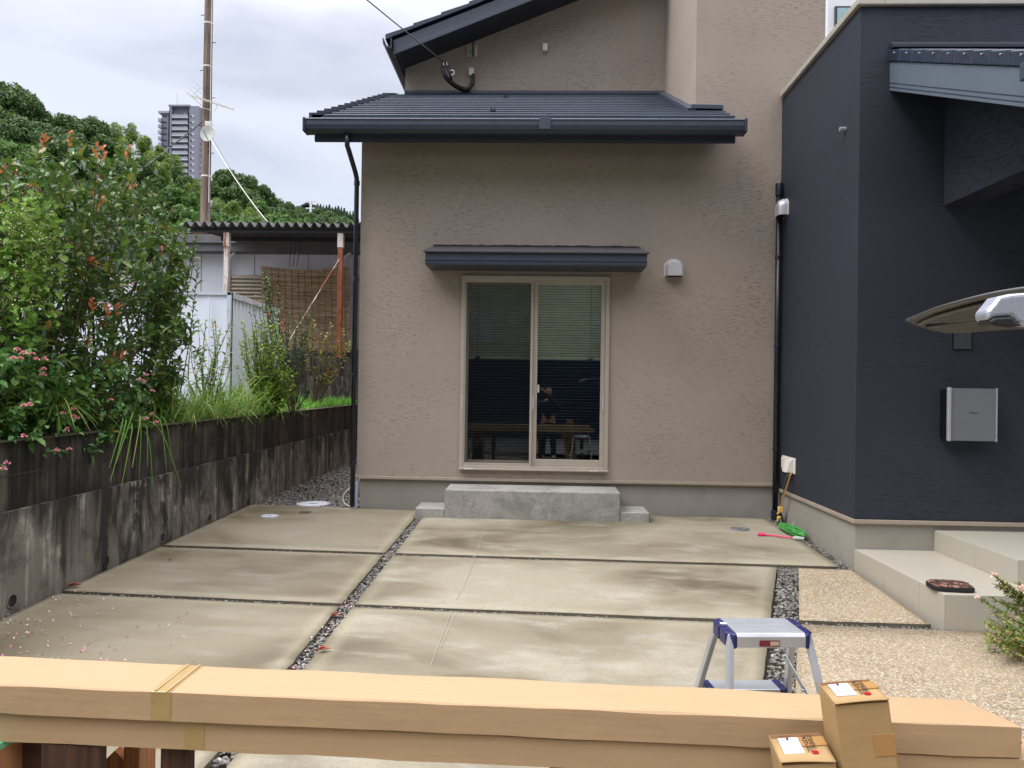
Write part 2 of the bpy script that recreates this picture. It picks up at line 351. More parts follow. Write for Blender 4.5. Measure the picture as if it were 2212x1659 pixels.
# bed under the drive (dark gravel base that shows in the joints)
struct(grid(lambda u, v: (-3.9+u*11.9, -3+v*14.0, gz(-3.9+u*11.9, -3+v*14.0)-.065), 40, 44, 'gravel_bed', M_DIRT))
struct(grid(lambda u, v: (-40+u*80, -3.0-v*26, gz(-3.3+u*6, -3)-.03), 8, 8, 'street', M_ASPH))
def quadpt(c, u, v):
    a = Vector(c[0]).lerp(Vector(c[1]), u); b = Vector(c[3]).lerp(Vector(c[2]), u); return a.lerp(b, v)
def slab(c, name='concrete_slab', mat=M_SLAB, th=.09, n=44):
    # c: four (X, Y) corners ccw from near-left
    c = [(x, y, 0) for x, y in c]; w_ = (Vector(c[1])-Vector(c[0])).length; h_ = (Vector(c[3])-Vector(c[0])).length
    nx = n; ny = max(8, int(n*h_/w_)); bv = .012
    def par(i, m, L):      # inner lattice plus a narrow rounded rim
        if i == 0: return 0., -1
        if i == 1: return 0., 0
        if i == m: return 1., -1
        if i == m-1: return 1., 0
        return (i-1)/(m-2)*(1-2*bv/L)+bv/L, 1
    V = []; E_ = []; Fc = []
    for j in range(ny+1):
        tv, kv = par(j, ny, h_)
        for i in range(nx+1):
            tu, ku = par(i, nx, w_); p = quadpt(c, tu, tv)
            z = gz(p.x, p.y); k = min(ku, kv); z += 0 if k > 0 else (-bv if k == 0 else -th)
            z += .004*noise.noise(Vector((p.x*1.1, p.y*1.1, 3)))
            if k == 0: z += .004
            if k <= 0:
                ww = .006*noise.noise(Vector((p.x*9, p.y*9, 1)))+.003*noise.noise(Vector((p.x*37, p.y*37, 2))); p = p+(Vector((0, ww, 0)) if kv <= 0 else Vector((ww, 0, 0)))
            V.append((p.x, p.y, z)); d = min(tu*w_, (1-tu)*w_, tv*h_, (1-tv)*h_)
            E_.append(max(0, 1-abs(d-.03)/.09) if d > 0 else .6)
    for j in range(ny):
        for i in range(nx): a = j*(nx+1)+i; Fc.append((a, a+1, a+nx+2, a+nx+1))
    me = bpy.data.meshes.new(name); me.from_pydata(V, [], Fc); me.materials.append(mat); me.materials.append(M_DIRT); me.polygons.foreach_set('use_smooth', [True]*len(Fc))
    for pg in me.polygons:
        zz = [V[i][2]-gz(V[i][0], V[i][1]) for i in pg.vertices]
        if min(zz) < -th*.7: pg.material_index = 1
    at = me.attributes.new('edge', 'FLOAT', 'POINT'); at.data.foreach_set('value', E_)
    o = bpy.data.objects.new(name, me); SC.collection.objects.link(o); ORG[o.name] = Vector((0, 0, 0)); struct(o); return o
g = lambda x, y: (lambda p: (p.x, p.y))(gd(x, y))
LX = -1.31; SW = gd(658.6, 1440.1).x-gd(623.2, 1438.5).x; RXl = LX+SW
WX = lambda Y: -3.37-.025*(Y-8.7)      # face of the retaining wall
J = [8.74, 6.50, 5.06, 3.62, 2.18, .74, -.7]; jt = .032
def dX(Y): return 2.11+(Y-6.54)*.347      # left edge of the diagonal gravel strip
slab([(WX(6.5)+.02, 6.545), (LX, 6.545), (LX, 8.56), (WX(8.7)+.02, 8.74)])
ax0, ay0 = g(1815.4, 1222); ax1, ay1 = g(1743.8, 1170.2)
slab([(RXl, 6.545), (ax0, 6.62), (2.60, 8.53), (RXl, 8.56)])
for k in range(1, 6):
    y1, y0 = J[k]-jt, J[k+1]+jt
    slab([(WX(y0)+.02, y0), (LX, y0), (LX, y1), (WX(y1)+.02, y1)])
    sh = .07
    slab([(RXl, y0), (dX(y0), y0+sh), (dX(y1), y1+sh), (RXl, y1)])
DW = .17      # right gravel strip
def agg(c): return slab(c, 'aggregate_paving', M_AGG, .09, 20)
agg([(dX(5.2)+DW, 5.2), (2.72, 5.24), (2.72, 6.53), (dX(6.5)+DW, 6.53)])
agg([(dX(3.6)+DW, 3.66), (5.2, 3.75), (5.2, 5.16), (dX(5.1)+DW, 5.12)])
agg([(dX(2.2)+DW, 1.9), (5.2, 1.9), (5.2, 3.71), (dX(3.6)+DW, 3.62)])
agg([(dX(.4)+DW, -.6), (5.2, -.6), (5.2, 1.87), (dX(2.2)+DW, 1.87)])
# stones
def stones(name, polys, size, seed, dens=1.25, sub=1):
    rnd = random.Random(seed); ico = bmesh.new(); bmesh.ops.create_icosphere(ico, subdivisions=sub, radius=1)
    iv = [v.co.copy() for v in ico.verts]; fi = [tuple(v.index for v in f.verts) for f in ico.faces]; ico.free(); V = []; Fs = []
    for c, zoff in polys:
        c3 = [(x, y, 0) for x, y in c]; A = (Vector(c3[1])-Vector(c3[0])).length*(Vector(c3[3])-Vector(c3[0])).length
        for i in range(int(A/(size*size)*dens)):
            p = quadpt(c3, rnd.random(), rnd.random()); s = size*rnd.uniform(.35, .8); R = Matrix.Rotation(rnd.random()*6.3, 3, 'Z')@Matrix.Rotation(rnd.uniform(-.6, .6), 3, 'X')
            sx, sy, sz_ = s, s*rnd.uniform(.6, .9), s*rnd.uniform(.4, .65); n0 = len(V); z = gz(p.x, p.y)+zoff+rnd.uniform(-.006, .006)
            for q in iv:
                q2 = R@Vector((q.x*sx*rnd.uniform(.8, 1.15), q.y*sy*rnd.uniform(.8, 1.15), q.z*sz_)); V.append((p.x+q2.x, p.y+q2.y, z+q2.z))
            Fs += [tuple(n0+t for t in f) for f in fi]
    me = bpy.data.meshes.new(name); me.from_pydata(V, [], Fs); me.materials.append(M_GRAVEL); o = bpy.data.objects.new(name, me); SC.collection.objects.link(o)
    return o
tag(stones('gravel', [([(LX, -.3), (RXl, -.3), (RXl, 8.1), (LX, 8.1)], -.028), ([(dX(0), 0), (dX(0)+DW, 0), (dX(6.5)+DW, 6.52), (dX(6.5), 6.52)], -.026),
    ([(ax0-.04, 6.5), (2.74, 6.5), (2.74, 8.6), (2.58, 8.6)], -.02)], .022, 3),
    'grey crushed gravel in the joints of the concrete drive', 'gravel', kind='stuff')
js = []
for k in range(1, 5): js += [([(WX(J[k]), J[k]-.05), (2.0 if k > 1 else 2.6, J[k]-.0), (2.0 if k > 1 else 2.6, J[k]+.07), (WX(J[k]), J[k]+.02)], -.024)]
js += [([(1.6, 5.12), (2.75, 5.15), (2.75, 5.21), (1.6, 5.18)], -.026), ([(-2.09, 8.55), (2.6, 8.53), (2.6, 8.62), (-2.09, 8.62)], -.03)]
tag(stones('joint_gravel', js, .014, 5, 1.1), 'thin lines of gravel between the concrete slabs', 'gravel', kind='stuff')
tag(stones('side_gravel', [([(WX(8.7), 8.72), (-2.1, 8.6), (-2.1, 10.6), (WX(10.6), 10.6)], -.035)], .03, 9, 1.2), 'dark grey gravel beside the brown house by the retaining wall', 'gravel', kind='stuff')
tag(stones('side_gravel', [([(WX(10.5), 10.5), (-2.1, 10.5), (-2.1, 16), (WX(16), 16)], -.045)], .045, 10, 1.1), 'grey gravel in the far end of the side passage', 'gravel', kind='stuff')
# ================================================================ BROWN HOUSE
house = thing('brown_house', 'brown stucco house with dark slate roofs and a sliding window facing the drive', 'house', (0, 8.62, 0))
XL = -2.07; XT = 1.766; XR = 3.22; YB = 10.83; ZT = 4.2
wx0, wx1, wz0, wz1 = -.883, .820, .467, 2.697
m = MB()      # front wall with its window opening, tower part and returns
def yquad(m, x0, x1, z0, z1, y): m.poly((x0, y, z0), (x1, y, z0), (x1, y, z1), (x0, y, z1))
for x0, x1, z0, z1 in ((XL, wx0, .35, ZT+.3), (wx0, wx1, .35, wz0), (wx0, wx1, wz1, ZT+.3), (wx1, XT, .35, ZT+.3), (XT, XR, .35, 9.)): yquad(m, x0, x1, z0, z1, D)
for a in ((wx0, wz0, wx0, wz1), (wx1, wz0, wx1, wz1), (wx0, wz0, wx1, wz0), (wx0, wz1, wx1, wz1)):
    m.poly((a[0], D, a[1]), (a[2], D, a[3]), (a[2], D+.12, a[3]), (a[0], D+.12, a[1]))
m.poly((XL, D, .35), (XL, D, ZT+.3), (XL, YB+.02, ZT+1.2), (XL, 17, ZT+1.2), (XL, 17, .35))
m.poly((XT, D, ZT+.2), (XT, D, 9), (XT, YB+.1, 9), (XT, YB+.1, ZT+.2))
m.poly((XR, D, .35), (XR, D, 9), (XR, 14, 9), (XR, 14, .35)); m.poly((XT, D, 9), (XR, D, 9), (XR, 14, 9), (XT, 14, 9))
m.build('wall', M_STUCCO, house, fix=False)
pUL = aY(875.9, 128, YB); pUB = aY(875.9, 205, YB)
uz = lambda X: pUL.z+(X-pUL.x)*((aY(1199, 0, YB).z-pUL.z)/(aY(1199, 0, YB).x-pUL.x))
m = MB(); m.prism([(pUL.x, YB, 5.2), (XT+.02, YB, 5.2), (XT+.02, YB, uz(XT)), (pUL.x, YB, pUL.z)], (0, 5.5, 0)); m.build('upper_wall', M_STUCCO, house)
m = MB(); m.box(XL+.035, 2.74, D+.02, 10, -.3, .335); m.build('plinth', M_PLINTH, house)
m = MB(); m.box(XL-.01, 2.742, D-.02, D+.03, .335, .368); m.build('base_trim', M_TRIM, house, bevel=.004)
# lower roof, stepped slate courses
eY = 8.12; eZ = aY(1150, 253, eY).z; rZ = aY(1150, 205, YB).z
eL = aY(673, 253, eY).x; tL = aY(840, 205, YB).x; eR = aY(1588, 253, eY).x
fZ = lambda Y: eZ+(Y-eY)*(rZ-eZ)/(YB-eY)
m = MB(); NC = 13
def roofX(Y): t = (Y-eY)/(YB-eY); return eL+(tL-eL)*t
rnd = random.Random(2)
for i in range(NC):
    y0 = eY+(YB-eY)*i/NC; y1 = eY+(YB-eY)*(i+1)/NC+.03; th = .026
    for (xa, xb) in (((roofX(y0), roofX(y0)), (XT, XT)),) if y0 > D-.05 else (((roofX(y0), roofX(y0)), (eR, eR)),):
        m.hexa([(xa[0], y0, fZ(y0)-.02), (xb[0], y0, fZ(y0)-.02), (xb[1], y1, fZ(y1)-.02), (xa[1]+.02, y1, fZ(y1)-.02)],
               [(xa[0], y0, fZ(y0)+th), (xb[0], y0, fZ(y0)+th), (xb[1], y1, fZ(y1)+.002), (xa[1]+.02, y1, fZ(y1)+.002)])
lr = m.build('lower_roof', M_ROOF, house, bevel=.004, seg=1)
m = MB()      # left end cap tiles
for i in range(NC):
    y0 = eY+(YB-eY)*i/NC; y1 = eY+(YB-eY)*(i+1)/NC; xa = roofX(y0); z = fZ(y0)
    m.hexa([(xa-.03, y0, z-.1), (xa+.14, y0, z+.02), (roofX(y1)+.14, y1, fZ(y1)+.02), (roofX(y1)-.03, y1, fZ(y1)-.1)],
           [(xa-.03, y0, z+.045), (xa+.14, y0, z+.045), (roofX(y1)+.14, y1, fZ(y1)+.02), (roofX(y1)-.03, y1, fZ(y1)+.02)])
m.build('edge_tiles', M_ROOF, lr)
m = MB()      # wall flashing
m.bar((XT-.05, D-.05, fZ(D-.05)+.03), (XT-.05, YB, fZ(YB)+.03), .1, .05); m.bar((XT-.06, D-.03, fZ(D)+.05), (eR-.02, D-.03, fZ(D)+.04), .06, .05)
m.bar((pUL.x, YB-.03, rZ+.02), (XT, YB-.03, rZ+.02), .05, .05)
m.build('flashing', M_NAVY, lr, bevel=.005)
for px, py, Y in ((1093, 216, 10.2), (1065, 247, 8.5)):
    q = aY(px, py, Y); q.z = fZ(Y)+.02; m = MB(); m.box(q.x-.03, q.x+.03, Y, Y+.12, q.z, q.z+.012); m.tube([(q.x-.02, Y+.02, q.z), (q.x-.02, Y+.01, q.z+.05), (q.x+.02, Y+.01, q.z+.05), (q.x+.02, Y+.02, q.z)], .007, 6); m.build('snow_guard', M_BLACK, lr)
fb = aY(1150, 307.5, 8.14).z; fx0 = aY(680, 300, 8.14).x; fx1 = aY(1588, 300, 8.14).x
m = MB(); m.box(fx0, fx1, 8.14, 8.165, fb, eZ-.01); m.box(fx0, fx1, 8.128, 8.14, fb+.005, fb+.075); m.build('fascia', M_NAVYD, lr, bevel=.003)
m = MB(); m.prism([(fx0+.03, 8.165, eZ-.14), (fx0+.03, D, fZ(D)-.15), (fx0+.03, D, fZ(D)-.13), (fx0+.03, 8.165, eZ-.12)], (fx1-fx0-.06, 0, 0)); m.prism([(fx0+.01, 8.165, eZ-.17), (fx0+.01, YB, fZ(YB)-.2), (fx0+.01, YB, fZ(YB)-.02), (fx0+.01, 8.165, eZ-.02)], (.025, 0, 0)); m.build('soffit', M_NAVYD, lr)
# gutter with rolled lip
gx0 = aY(658.5, 270, 8.05).x; gx1 = aY(1610, 270, 8.05).x; gt = aY(1150, 256, 8.0).z; gb = aY(1150, 285, 8.0).z; gh = gt-gb
prof = [(8.13, gt), (8.13, gb), (8.05, gb-.0), (8.0, gb+.03), (7.985, gb+gh*.5), (7.985, gt-.03), (7.975, gt-.015), (7.985, gt), (8.0, gt), (8.0, gt-.03), (8.01, gb+gh*.5), (8.03, gb+.04), (8.06, gb+.02), (8.12, gb+.02), (8.12, gt)]
gut = MB().prism([(gx0, y, z) for y, z in prof], (gx1-gx0, 0, 0)).build('gutter', M_NAVY, lr, bevel=.004)
for gx, wd in ((gx0, .02), (gx1-.02, .02)): MB().box(gx-.004, gx+wd+.004, 7.97, 8.135, gb-.004, gt+.006).build('gutter_cap', M_NAVYD, gut, bevel=.01)
q = aY(1177, 270, 8.0); MB().box(q.x-.06, q.x+.06, 7.966, 7.99, gb+.02, gt+.004).build('gutter_joint', M_NAVY, gut, bevel=.004)
# left downpipe
p0 = aY(750, 283, 8.06); wpx = XL-.03
m = MB(); m.tube([(p0.x, 8.06, gb), (p0.x, 8.07, gb-.13), (p0.x+.01, 8.1, gb-.17), (wpx-.02, 8.54, 3.86), (wpx-.01, 8.56, 3.8), (wpx-.01, 8.57, 3.7), (wpx-.005, 8.57, .02)], .028, 12); dp = m.build('downpipe', M_BLACKPIPE, house, smooth=True)
for z in (3.72, 2.6, 1.5, .5): MB().tube([(wpx-.008, 8.57, z), (wpx-.008, 8.57, z+.05)], .034, 12).build('pipe_clamp', M_BLACKPIPE, dp, bevel=.003)
px_ = aY(1680, 760, 8.5).x; pt = aY(1683, 397, 8.5).z
m = MB(); m.tube([(px_, 8.52, -.02), (px_, 8.52, pt)], .032, 14); dp = m.build('downpipe', M_BLACKPIPE, house, smooth=True)
MB().tube([(px_, 8.52, pt-.13), (px_, 8.52, pt), (px_, 8.52, pt+.01)], [.042, .044, .04], 14).build('pipe_collar', M_BLACKPIPE, dp, smooth='auto')
for z in (.75, 1.9, 2.9): MB().tube([(px_, 8.52, z), (px_, 8.52, z+.04)], .038, 12).build('pipe_clamp', M_BLACKPIPE, dp, bevel=.003)
MB().tube([(px_, 8.52, -.05), (px_, 8.52, .08)], .045, 14).build('pipe_foot', M_BLACKPIPE, dp, bevel=.004)
# upper roof with raking bargeboard
yb = 10.28; A = aY(850.3, 118.7, yb); B = aY(850.3, 86.1, yb); C = aY(1152.8, 0, yb); E0 = aY(841, 78, yb)
k = (C.z-A.z)/(C.x-A.x); bh = B.z-A.z; XE = 3.2
m = MB(); m.prism([(A.x, yb, A.z), (XE, yb, A.z+k*(XE-A.x)), (XE, yb, A.z+bh+k*(XE-A.x)), (A.x, yb, A.z+bh)], (0, .03, 0))
m.prism([(A.x, yb-.01, A.z+.0), (XE, yb-.01, A.z+k*(XE-A.x)), (XE, yb-.01, A.z+.055+k*(XE-A.x)), (A.x, yb-.01, A.z+.055)], (0, .011, 0))
ur = MB(); nT = 14; L0 = E0.x-.05
for i in range(nT):
    xa = L0+(XE-L0)*i/nT; xb = L0+(XE-L0)*(i+1)/nT; za = E0.z-.02+k*(xa-E0.x)-.02; zb = za+k*(xb-xa)
    ur.prism([(xa, yb-.03, za), (xb, yb-.03, zb), (xb, yb-.03, zb+.05), (xa, yb-.03, za+.075)], (0, 6, 0))
uro = ur.build('upper_roof', M_ROOF, house, bevel=.004, seg=1)
m.build('bargeboard', M_NAVY, uro, bevel=.003)
m = MB(); m.prism([(A.x+.02, yb+.03, A.z+.03), (XE, yb+.03, A.z+.03+k*(XE-A.x)), (XE, yb+.03, A.z+.06+k*(XE-A.x)), (A.x+.02, yb+.03, A.z+.06)], (0, 5.8, 0)); m.build('soffit', M_NAVYD, uro)
gp = aY(837, 92, yb-.05); m = MB()
prof = [(gp.x-.07, gp.z+.06), (gp.x-.06, gp.z-.02), (gp.x-.02, gp.z-.07), (gp.x+.06, gp.z-.08), (gp.x+.06, gp.z+.06), (gp.x+.04, gp.z+.06), (gp.x+.04, gp.z-.05), (gp.x-.02, gp.z-.05), (gp.x-.045, gp.z), (gp.x-.055, gp.z+.06)]
m.prism([(x, yb-.06, z) for x, z in prof], (0, 5.8, 0)); m.build('side_gutter', M_NAVYD, uro)
MB().prism([(A.x-.01, yb+.01, A.z-.02), (A.x+.03, yb+.01, A.z-.02), (A.x+.03, yb+.01, A.z+bh), (A.x-.01, yb+.01, A.z+bh)], (0, 5.8, 0)).build('side_fascia', M_NAVYD, uro)
# window
win = MB(); fw = .045; yf = D-.035
for x0, x1, z0, z1 in ((wx0, wx0+fw, wz0, wz1), (wx1-fw, wx1, wz0, wz1)): win.box(x0, x1, yf, D+.1, z0, z1)
win.box(wx0+fw, wx1-fw, yf, D+.1, wz1-.05, wz1); win.box(wx0+fw, wx1-fw, yf-.0, D+.1, wz0, wz0+.045); win.box(wx0-.004, wx1+.004, yf-.02, yf, wz0-.002, wz0+.02)
wo_ = win.build('window', M_CHAMP, house, bevel=.004)
xm = aY(1155, 800, D).x
def glass():
    n = N('window_glass'); n.t.nodes.remove(n.b); fr = n.n('ShaderNodeFresnel'); fr.inputs[0].default_value = 1.5
    gl = n.n('ShaderNodeBsdfGlossy'); gl.inputs['Roughness'].default_value = .0; tr = n.n('ShaderNodeBsdfTransparent'); tr.inputs[0].default_value = (.86, .93, .90, 1)
    mx = n.n('ShaderNodeMixShader'); n.l(n.math('MULTIPLY', fr.outputs[0], 1.75), mx.inputs[0]); n.l(tr.outputs[0], mx.inputs[1]); n.l(gl.outputs[0], mx.inputs[2]); n.l(mx.outputs[0], n.o.inputs[0]); return n.m
M_GLASS = glass()
def screenm():
    n = N('insect_screen'); tr = n.n('ShaderNodeBsdfTransparent'); df = n.n('ShaderNodeBsdfDiffuse'); df.inputs[0].default_value = (.012, .013, .015, 1); mx = n.n('ShaderNodeMixShader'); mx.inputs[0].default_value = .2
    n.l(tr.outputs[0], mx.inputs[1]); n.l(df.outputs[0], mx.inputs[2]); n.l(mx.outputs[0], n.o.inputs[0]); n.t.nodes.remove(n.b); return n.m
M_SCREEN = screenm()
def sash(x0, x1, y, sw, z0, z1, br):
    s = MB(); s.box(x0, x0+sw, y, y+.03, z0, z1); s.box(x1-sw, x1, y, y+.03, z0, z1); s.box(x0+sw, x1-sw, y, y+.03, z1-.045, z1); s.box(x0+sw, x1-sw, y, y+.03, z0, z0+br)
    o = s.build('sash', M_CHAMP, wo_, bevel=.003); 
    return o
s1 = sash(xm-.02, wx1-fw, D+.0, .05, wz0+.045, wz1-.05, .085); s2 = sash(wx0+fw, xm+.03, D+.035, .04, wz0+.045, wz1-.05, .06)
MB().box(xm+.03, wx1-fw-.05, D+.012, D+.016, wz0+.13, wz1-.095).build('pane', M_GLASS, s1)
MB().box(wx0+fw+.04, xm-.01, D+.047, D+.051, wz0+.1, wz1-.095).build('pane', M_GLASS, s2)
s = MB(); z0_, z1_ = wz0+.045, wz1-.05; a_, b_ = wx0+fw, xm-.022
s.box(a_, a_+.016, D-.028, D-.012, z0_, z1_); s.box(b_-.03, b_, D-.028, D-.012, z0_, z1_); s.box(a_+.016, b_-.03, D-.028, D-.012, z1_-.03, z1_); s.box(a_+.016, b_-.03, D-.028, D-.012, z0_, z0_+.035)
sc = s.build('insect_screen', M_CHAMP, wo_, bevel=.002)
MB().box(a_+.016, b_-.03, D-.021, D-.019, z0_+.035, z1_-.03).build('mesh', M_SCREEN, sc)
for x in (wx0+.03, xm-.012, wx1-fw-.02):
    MB().box(x-.007, x+.007, yf-.008 if x > .5 or x < -.5 else D-.036, yf+.001 if x > .5 or x < -.5 else D-.027, 1.17, 1.32).build('finger_pull', M_SILV, wo_, bevel=.003)
for x in (-.77, .66): MB().box(x-.05, x+.05, yf-.026, yf-.018, wz0+.002, wz0+.016).build('drain_cap', M_SILV, wo_, bevel=.002)
MB().box(xm+.035, xm+.055, D-.008, D+.012, 1.36, 1.45).build('latch', M_SILV, s1, bevel=.004)
# room and blind behind the glass
m = MB(); X0, X1, Y0, Y1, Z0, Z1 = wx0-.5, wx1+.8, D+.13, 12., .45, 2.9
m.poly((X0, Y1, Z0), (X1, Y1, Z0), (X1, Y1, Z1), (X0, Y1, Z1)); m.poly((X0, Y0, Z0), (X0, Y1, Z0), (X0, Y1, Z1), (X0, Y0, Z1)); m.poly((X1, Y0, Z0), (X1, Y1, Z0), (X1, Y1, Z1), (X1, Y0, Z1))
m.poly((X0, Y0, Z0), (X1, Y0, Z0), (X1, Y1, Z0), (X0, Y1, Z0)); m.poly((X0, Y0, Z1), (X1, Y0, Z1), (X1, Y1, Z1), (X0, Y1, Z1)); m.build('room', plain('dark_room', S(70, 70, 74), .9), house, fix=False)
zr_ = aY(1150, 774, D+.15).z
bl = MB(); i = 0; z = wz1+.02
while z > zr_+.02:
    bl.hexa([(wx0+.01, D+.17, z-.021), (wx1-.01, D+.17, z-.021), (wx1-.01, D+.171, z-.021), (wx0+.01, D+.171, z-.021)], [(wx0+.01, D+.150, z), (wx1-.01, D+.150, z), (wx1-.01, D+.151, z), (wx0+.01, D+.151, z)]); z -= .03
bo = bl.build('blind', plain('beige_blind', S(232, 230, 208), .6), wo_)
MB().box(wx0+.01, wx1-.01, D+.145, D+.17, zr_-.016, zr_+.014).build('bottom_rail', M_WHITE, bo, bevel=.003)
for x in (-.70, .62): MB().tube([(x, D+.142, wz1), (x, D+.142, zr_)], .0025, 4).build('cord', M_BLACK, bo); MB().box(x-.03, x+.03, D+.13, D+.15, zr_-.02, zr_+.02).build('clip', M_COPB, bo, bevel=.005)
bl = MB(); z = zr_-.03
while z > wz0+.08:
    bl.box(wx0+.01, wx1-.01, D+.15, D+.166, z-.002, z+.002); z -= .034
bl.build('open_slats', plain('navy_slats', S(120, 134, 168), .5), bo)
# canopy above the window
c0 = aY(918.5, 547, 8.2); c1 = aY(1398, 549, 8.2); zb = aY(1150, 573, 8.2).z; zt = aY(1150, 547, 8.2).z; zk = aY(1150, 533, D).z
m = MB(); m.box(c0.x, c1.x, 8.2, D, zb, zt); cn = m.build('canopy', M_NAVY, house, bevel=.003)
m = MB(); m.box(c0.x, c1.x, 8.193, 8.2, zb+.045, zb+.052); m.box(c0.x, c1.x, 8.193, 8.2, zb+.0, zb+.02); m.build('groove_strip', M_NAVYD, cn)
m = MB(); m.hexa([(c0.x-.02, 8.17, zt), (c1.x+.02, 8.17, zt), (c1.x-.03, D, zt+.01), (c0.x+.03, D, zt+.01)], [(c0.x-.02, 8.17, zt+.022), (c1.x+.02, 8.17, zt+.022), (c1.x-.03, D, zk), (c0.x+.03, D, zk)]); m.build('cover', plain('brown_grey_cover', S(72, 68, 72), .5), cn, bevel=.003)
m = MB(); rnd = random.Random(4); xs = [c0.x+.03+(c1.x-c0.x-.06)*i/60 for i in range(61)]
m.prism([(x, D-.012, zk-.004) for x in xs]+[(x, D-.012, zk+.014+rnd.uniform(-.004, .006)) for x in reversed(xs)], (0, .012, 0)); m.build('sealant', M_BLACK, cn)
# vent hoods (arched silver hoods)
def hood(M, parent, name='vent_hood', s=1.):
    w_, h_ = .1*s, .2*s; arc = [(-w_, 0), (-w_, h_*.55)]+[(w_*math.cos(a), h_*.55+h_*.45*math.sin(a)) for a in [math.pi*(1-t/10) for t in range(1, 10)]]+[(w_, h_*.55), (w_, 0)]
    m = MB(); n = len(arc); rings = []
    for (dy, sc_, dz) in ((0, 1, 0), (-.045*s, 1, 0), (-.085*s, .9, -.004), (-.105*s, .78, -.01)):
        b0 = len(m.v); rings.append(b0); m.v += [tuple(M@Vector((x*sc_, dy, z*(sc_ if z > 0 else 1)+(0 if z > 0 else 0)))) for x, z in arc]
    for r0, r1 in zip(rings, rings[1:]):
        for i in range(n-1): m.f.append((r0+i, r0+i+1, r1+i+1, r1+i))
    m.f.append(tuple(rings[-1]+i for i in range(n)))
    o = m.build(name, M_SILV, parent, smooth='auto')
    f = MB(); f.prism([M@Vector((x*1.12, 0, z*1.05-.004)) for x, z in arc], M.to_3x3()@Vector((0, -.006, 0))); f.build('hood_flange', M_WHITE, o)
    g_ = MB(); g_.box(-w_*.85, w_*.85, -.08*s, -.01, -.004, .004, M); g_.build('hood_grille', M_BLACK, o); return o
q = aY(1455, 598, D); hood(Matrix.Translation((q.x, D-.001, q.z)), house)
# small boxes on the upper wall
def wallbox(x0, x1, y0, y1, Y, dep, mat, parent, name):
    a, b = aY(x0, y1, Y-dep), aY(x1, y0, Y-dep); return MB().box(a.x, b.x, Y-dep, Y+.01, a.z, b.z).build(name, mat, parent, bevel=.006)
wallbox(1172, 1183, 93, 109, YB, .06, M_WHITE, house, 'cable_box'); cb = wallbox(1012.5, 1024, 145.5, 162, YB, .06, M_WHITE, house, 'cable_box')
M_OLDPL = plain('old_plate', S(168, 168, 148), .6, 0, .15, 30)
pl = wallbox(1008, 1033.5, 97, 124, YB, .025, M_OLDPL, house, 'anchor_plate')
a = aY(1022, 97, YB-.04); MB().tube([(a.x, YB-.035, a.z+.04), (a.x, YB-.045, a.z-.02), (a.x, YB-.04, a.z-.17)], .009, 6).build('anchor_bolt', M_BLACK, pl); 
a = aY(1028, 110, YB-.03); MB().box(a.x-.016, a.x+.016, YB-.034, YB-.024, a.z-.06, a.z+.06).build('slot', plain('plate_slot', S(196, 196, 176), .5), pl)
def text(body, size, M, mat, parent, name='lettering', ext=.0006):
    cu = bpy.data.curves.new(name, 'FONT'); cu.body = body; cu.size = size; cu.extrude = ext; cu.align_x = 'CENTER'; cu.align_y = 'CENTER'
    t = bpy.data.objects.new(name+'_c', cu); SC.collection.objects.link(t); bpy.context.view_layer.update()
    me = bpy.data.meshes.new_from_object(t.evaluated_get(bpy.context.evaluated_depsgraph_get())); SC.collection.objects.unlink(t); bpy.data.objects.remove(t)
    o0 = ORG[parent.name]; me.transform(Matrix.Translation(-o0)@M); me.materials.clear(); me.materials.append(mat)
    o = bpy.data.objects.new(name, me); SC.collection.objects.link(o); o.parent = parent; ORG[o.name] = o0; return o
WALLROT = Matrix.Rotation(math.pi/2, 4, 'X')
a = aY(1015, 112, YB-.03); text('3', .09, Matrix.Translation((a.x, YB-.027, a.z))@WALLROT, plain('olive_ink', S(110, 112, 90), .8), pl)
# ================================================================ CHARCOAL ENTRANCE WING
wing = thing('entrance_wing', 'charcoal stucco entrance wing with beige coping and porch roof on the right', 'building', (2.745, 6.557, 0))
XW = 2.745; YW = 6.557; ZC = 4.75
m = MB(); m.box(XW, 9.5, YW, 12, .325, ZC); m.build('wall', M_DSTUC, wing, bevel=.006)
m = MB(); m.box(XW+.012, 9.5, YW+.015, 12, -.35, .288); m.build('plinth', M_PLINTH, wing, bevel=.004)
m = MB(); m.box(XW-.016, XW+.02, YW-.02, D-.022, .287, .322); m.box(XW+.02, 9.5, YW-.02, YW+.02, .287, .322); m.build('base_trim', M_TRIM, wing, bevel=.004)
m = MB(); m.box(XW-.035, XW+.2, YW-.035, D-.02, ZC, ZC+.06); m.box(XW+.2, 9.5, YW-.035, YW+.2, ZC, ZC+.06); cp = m.build('coping', M_COPING, wing, bevel=.008)
m = MB(); m.box(XW+.03, XW+.12, YW+.35, D-.06, ZC+.062, ZC+.14); m.build('coping_rail', M_COPB, cp, bevel=.01)
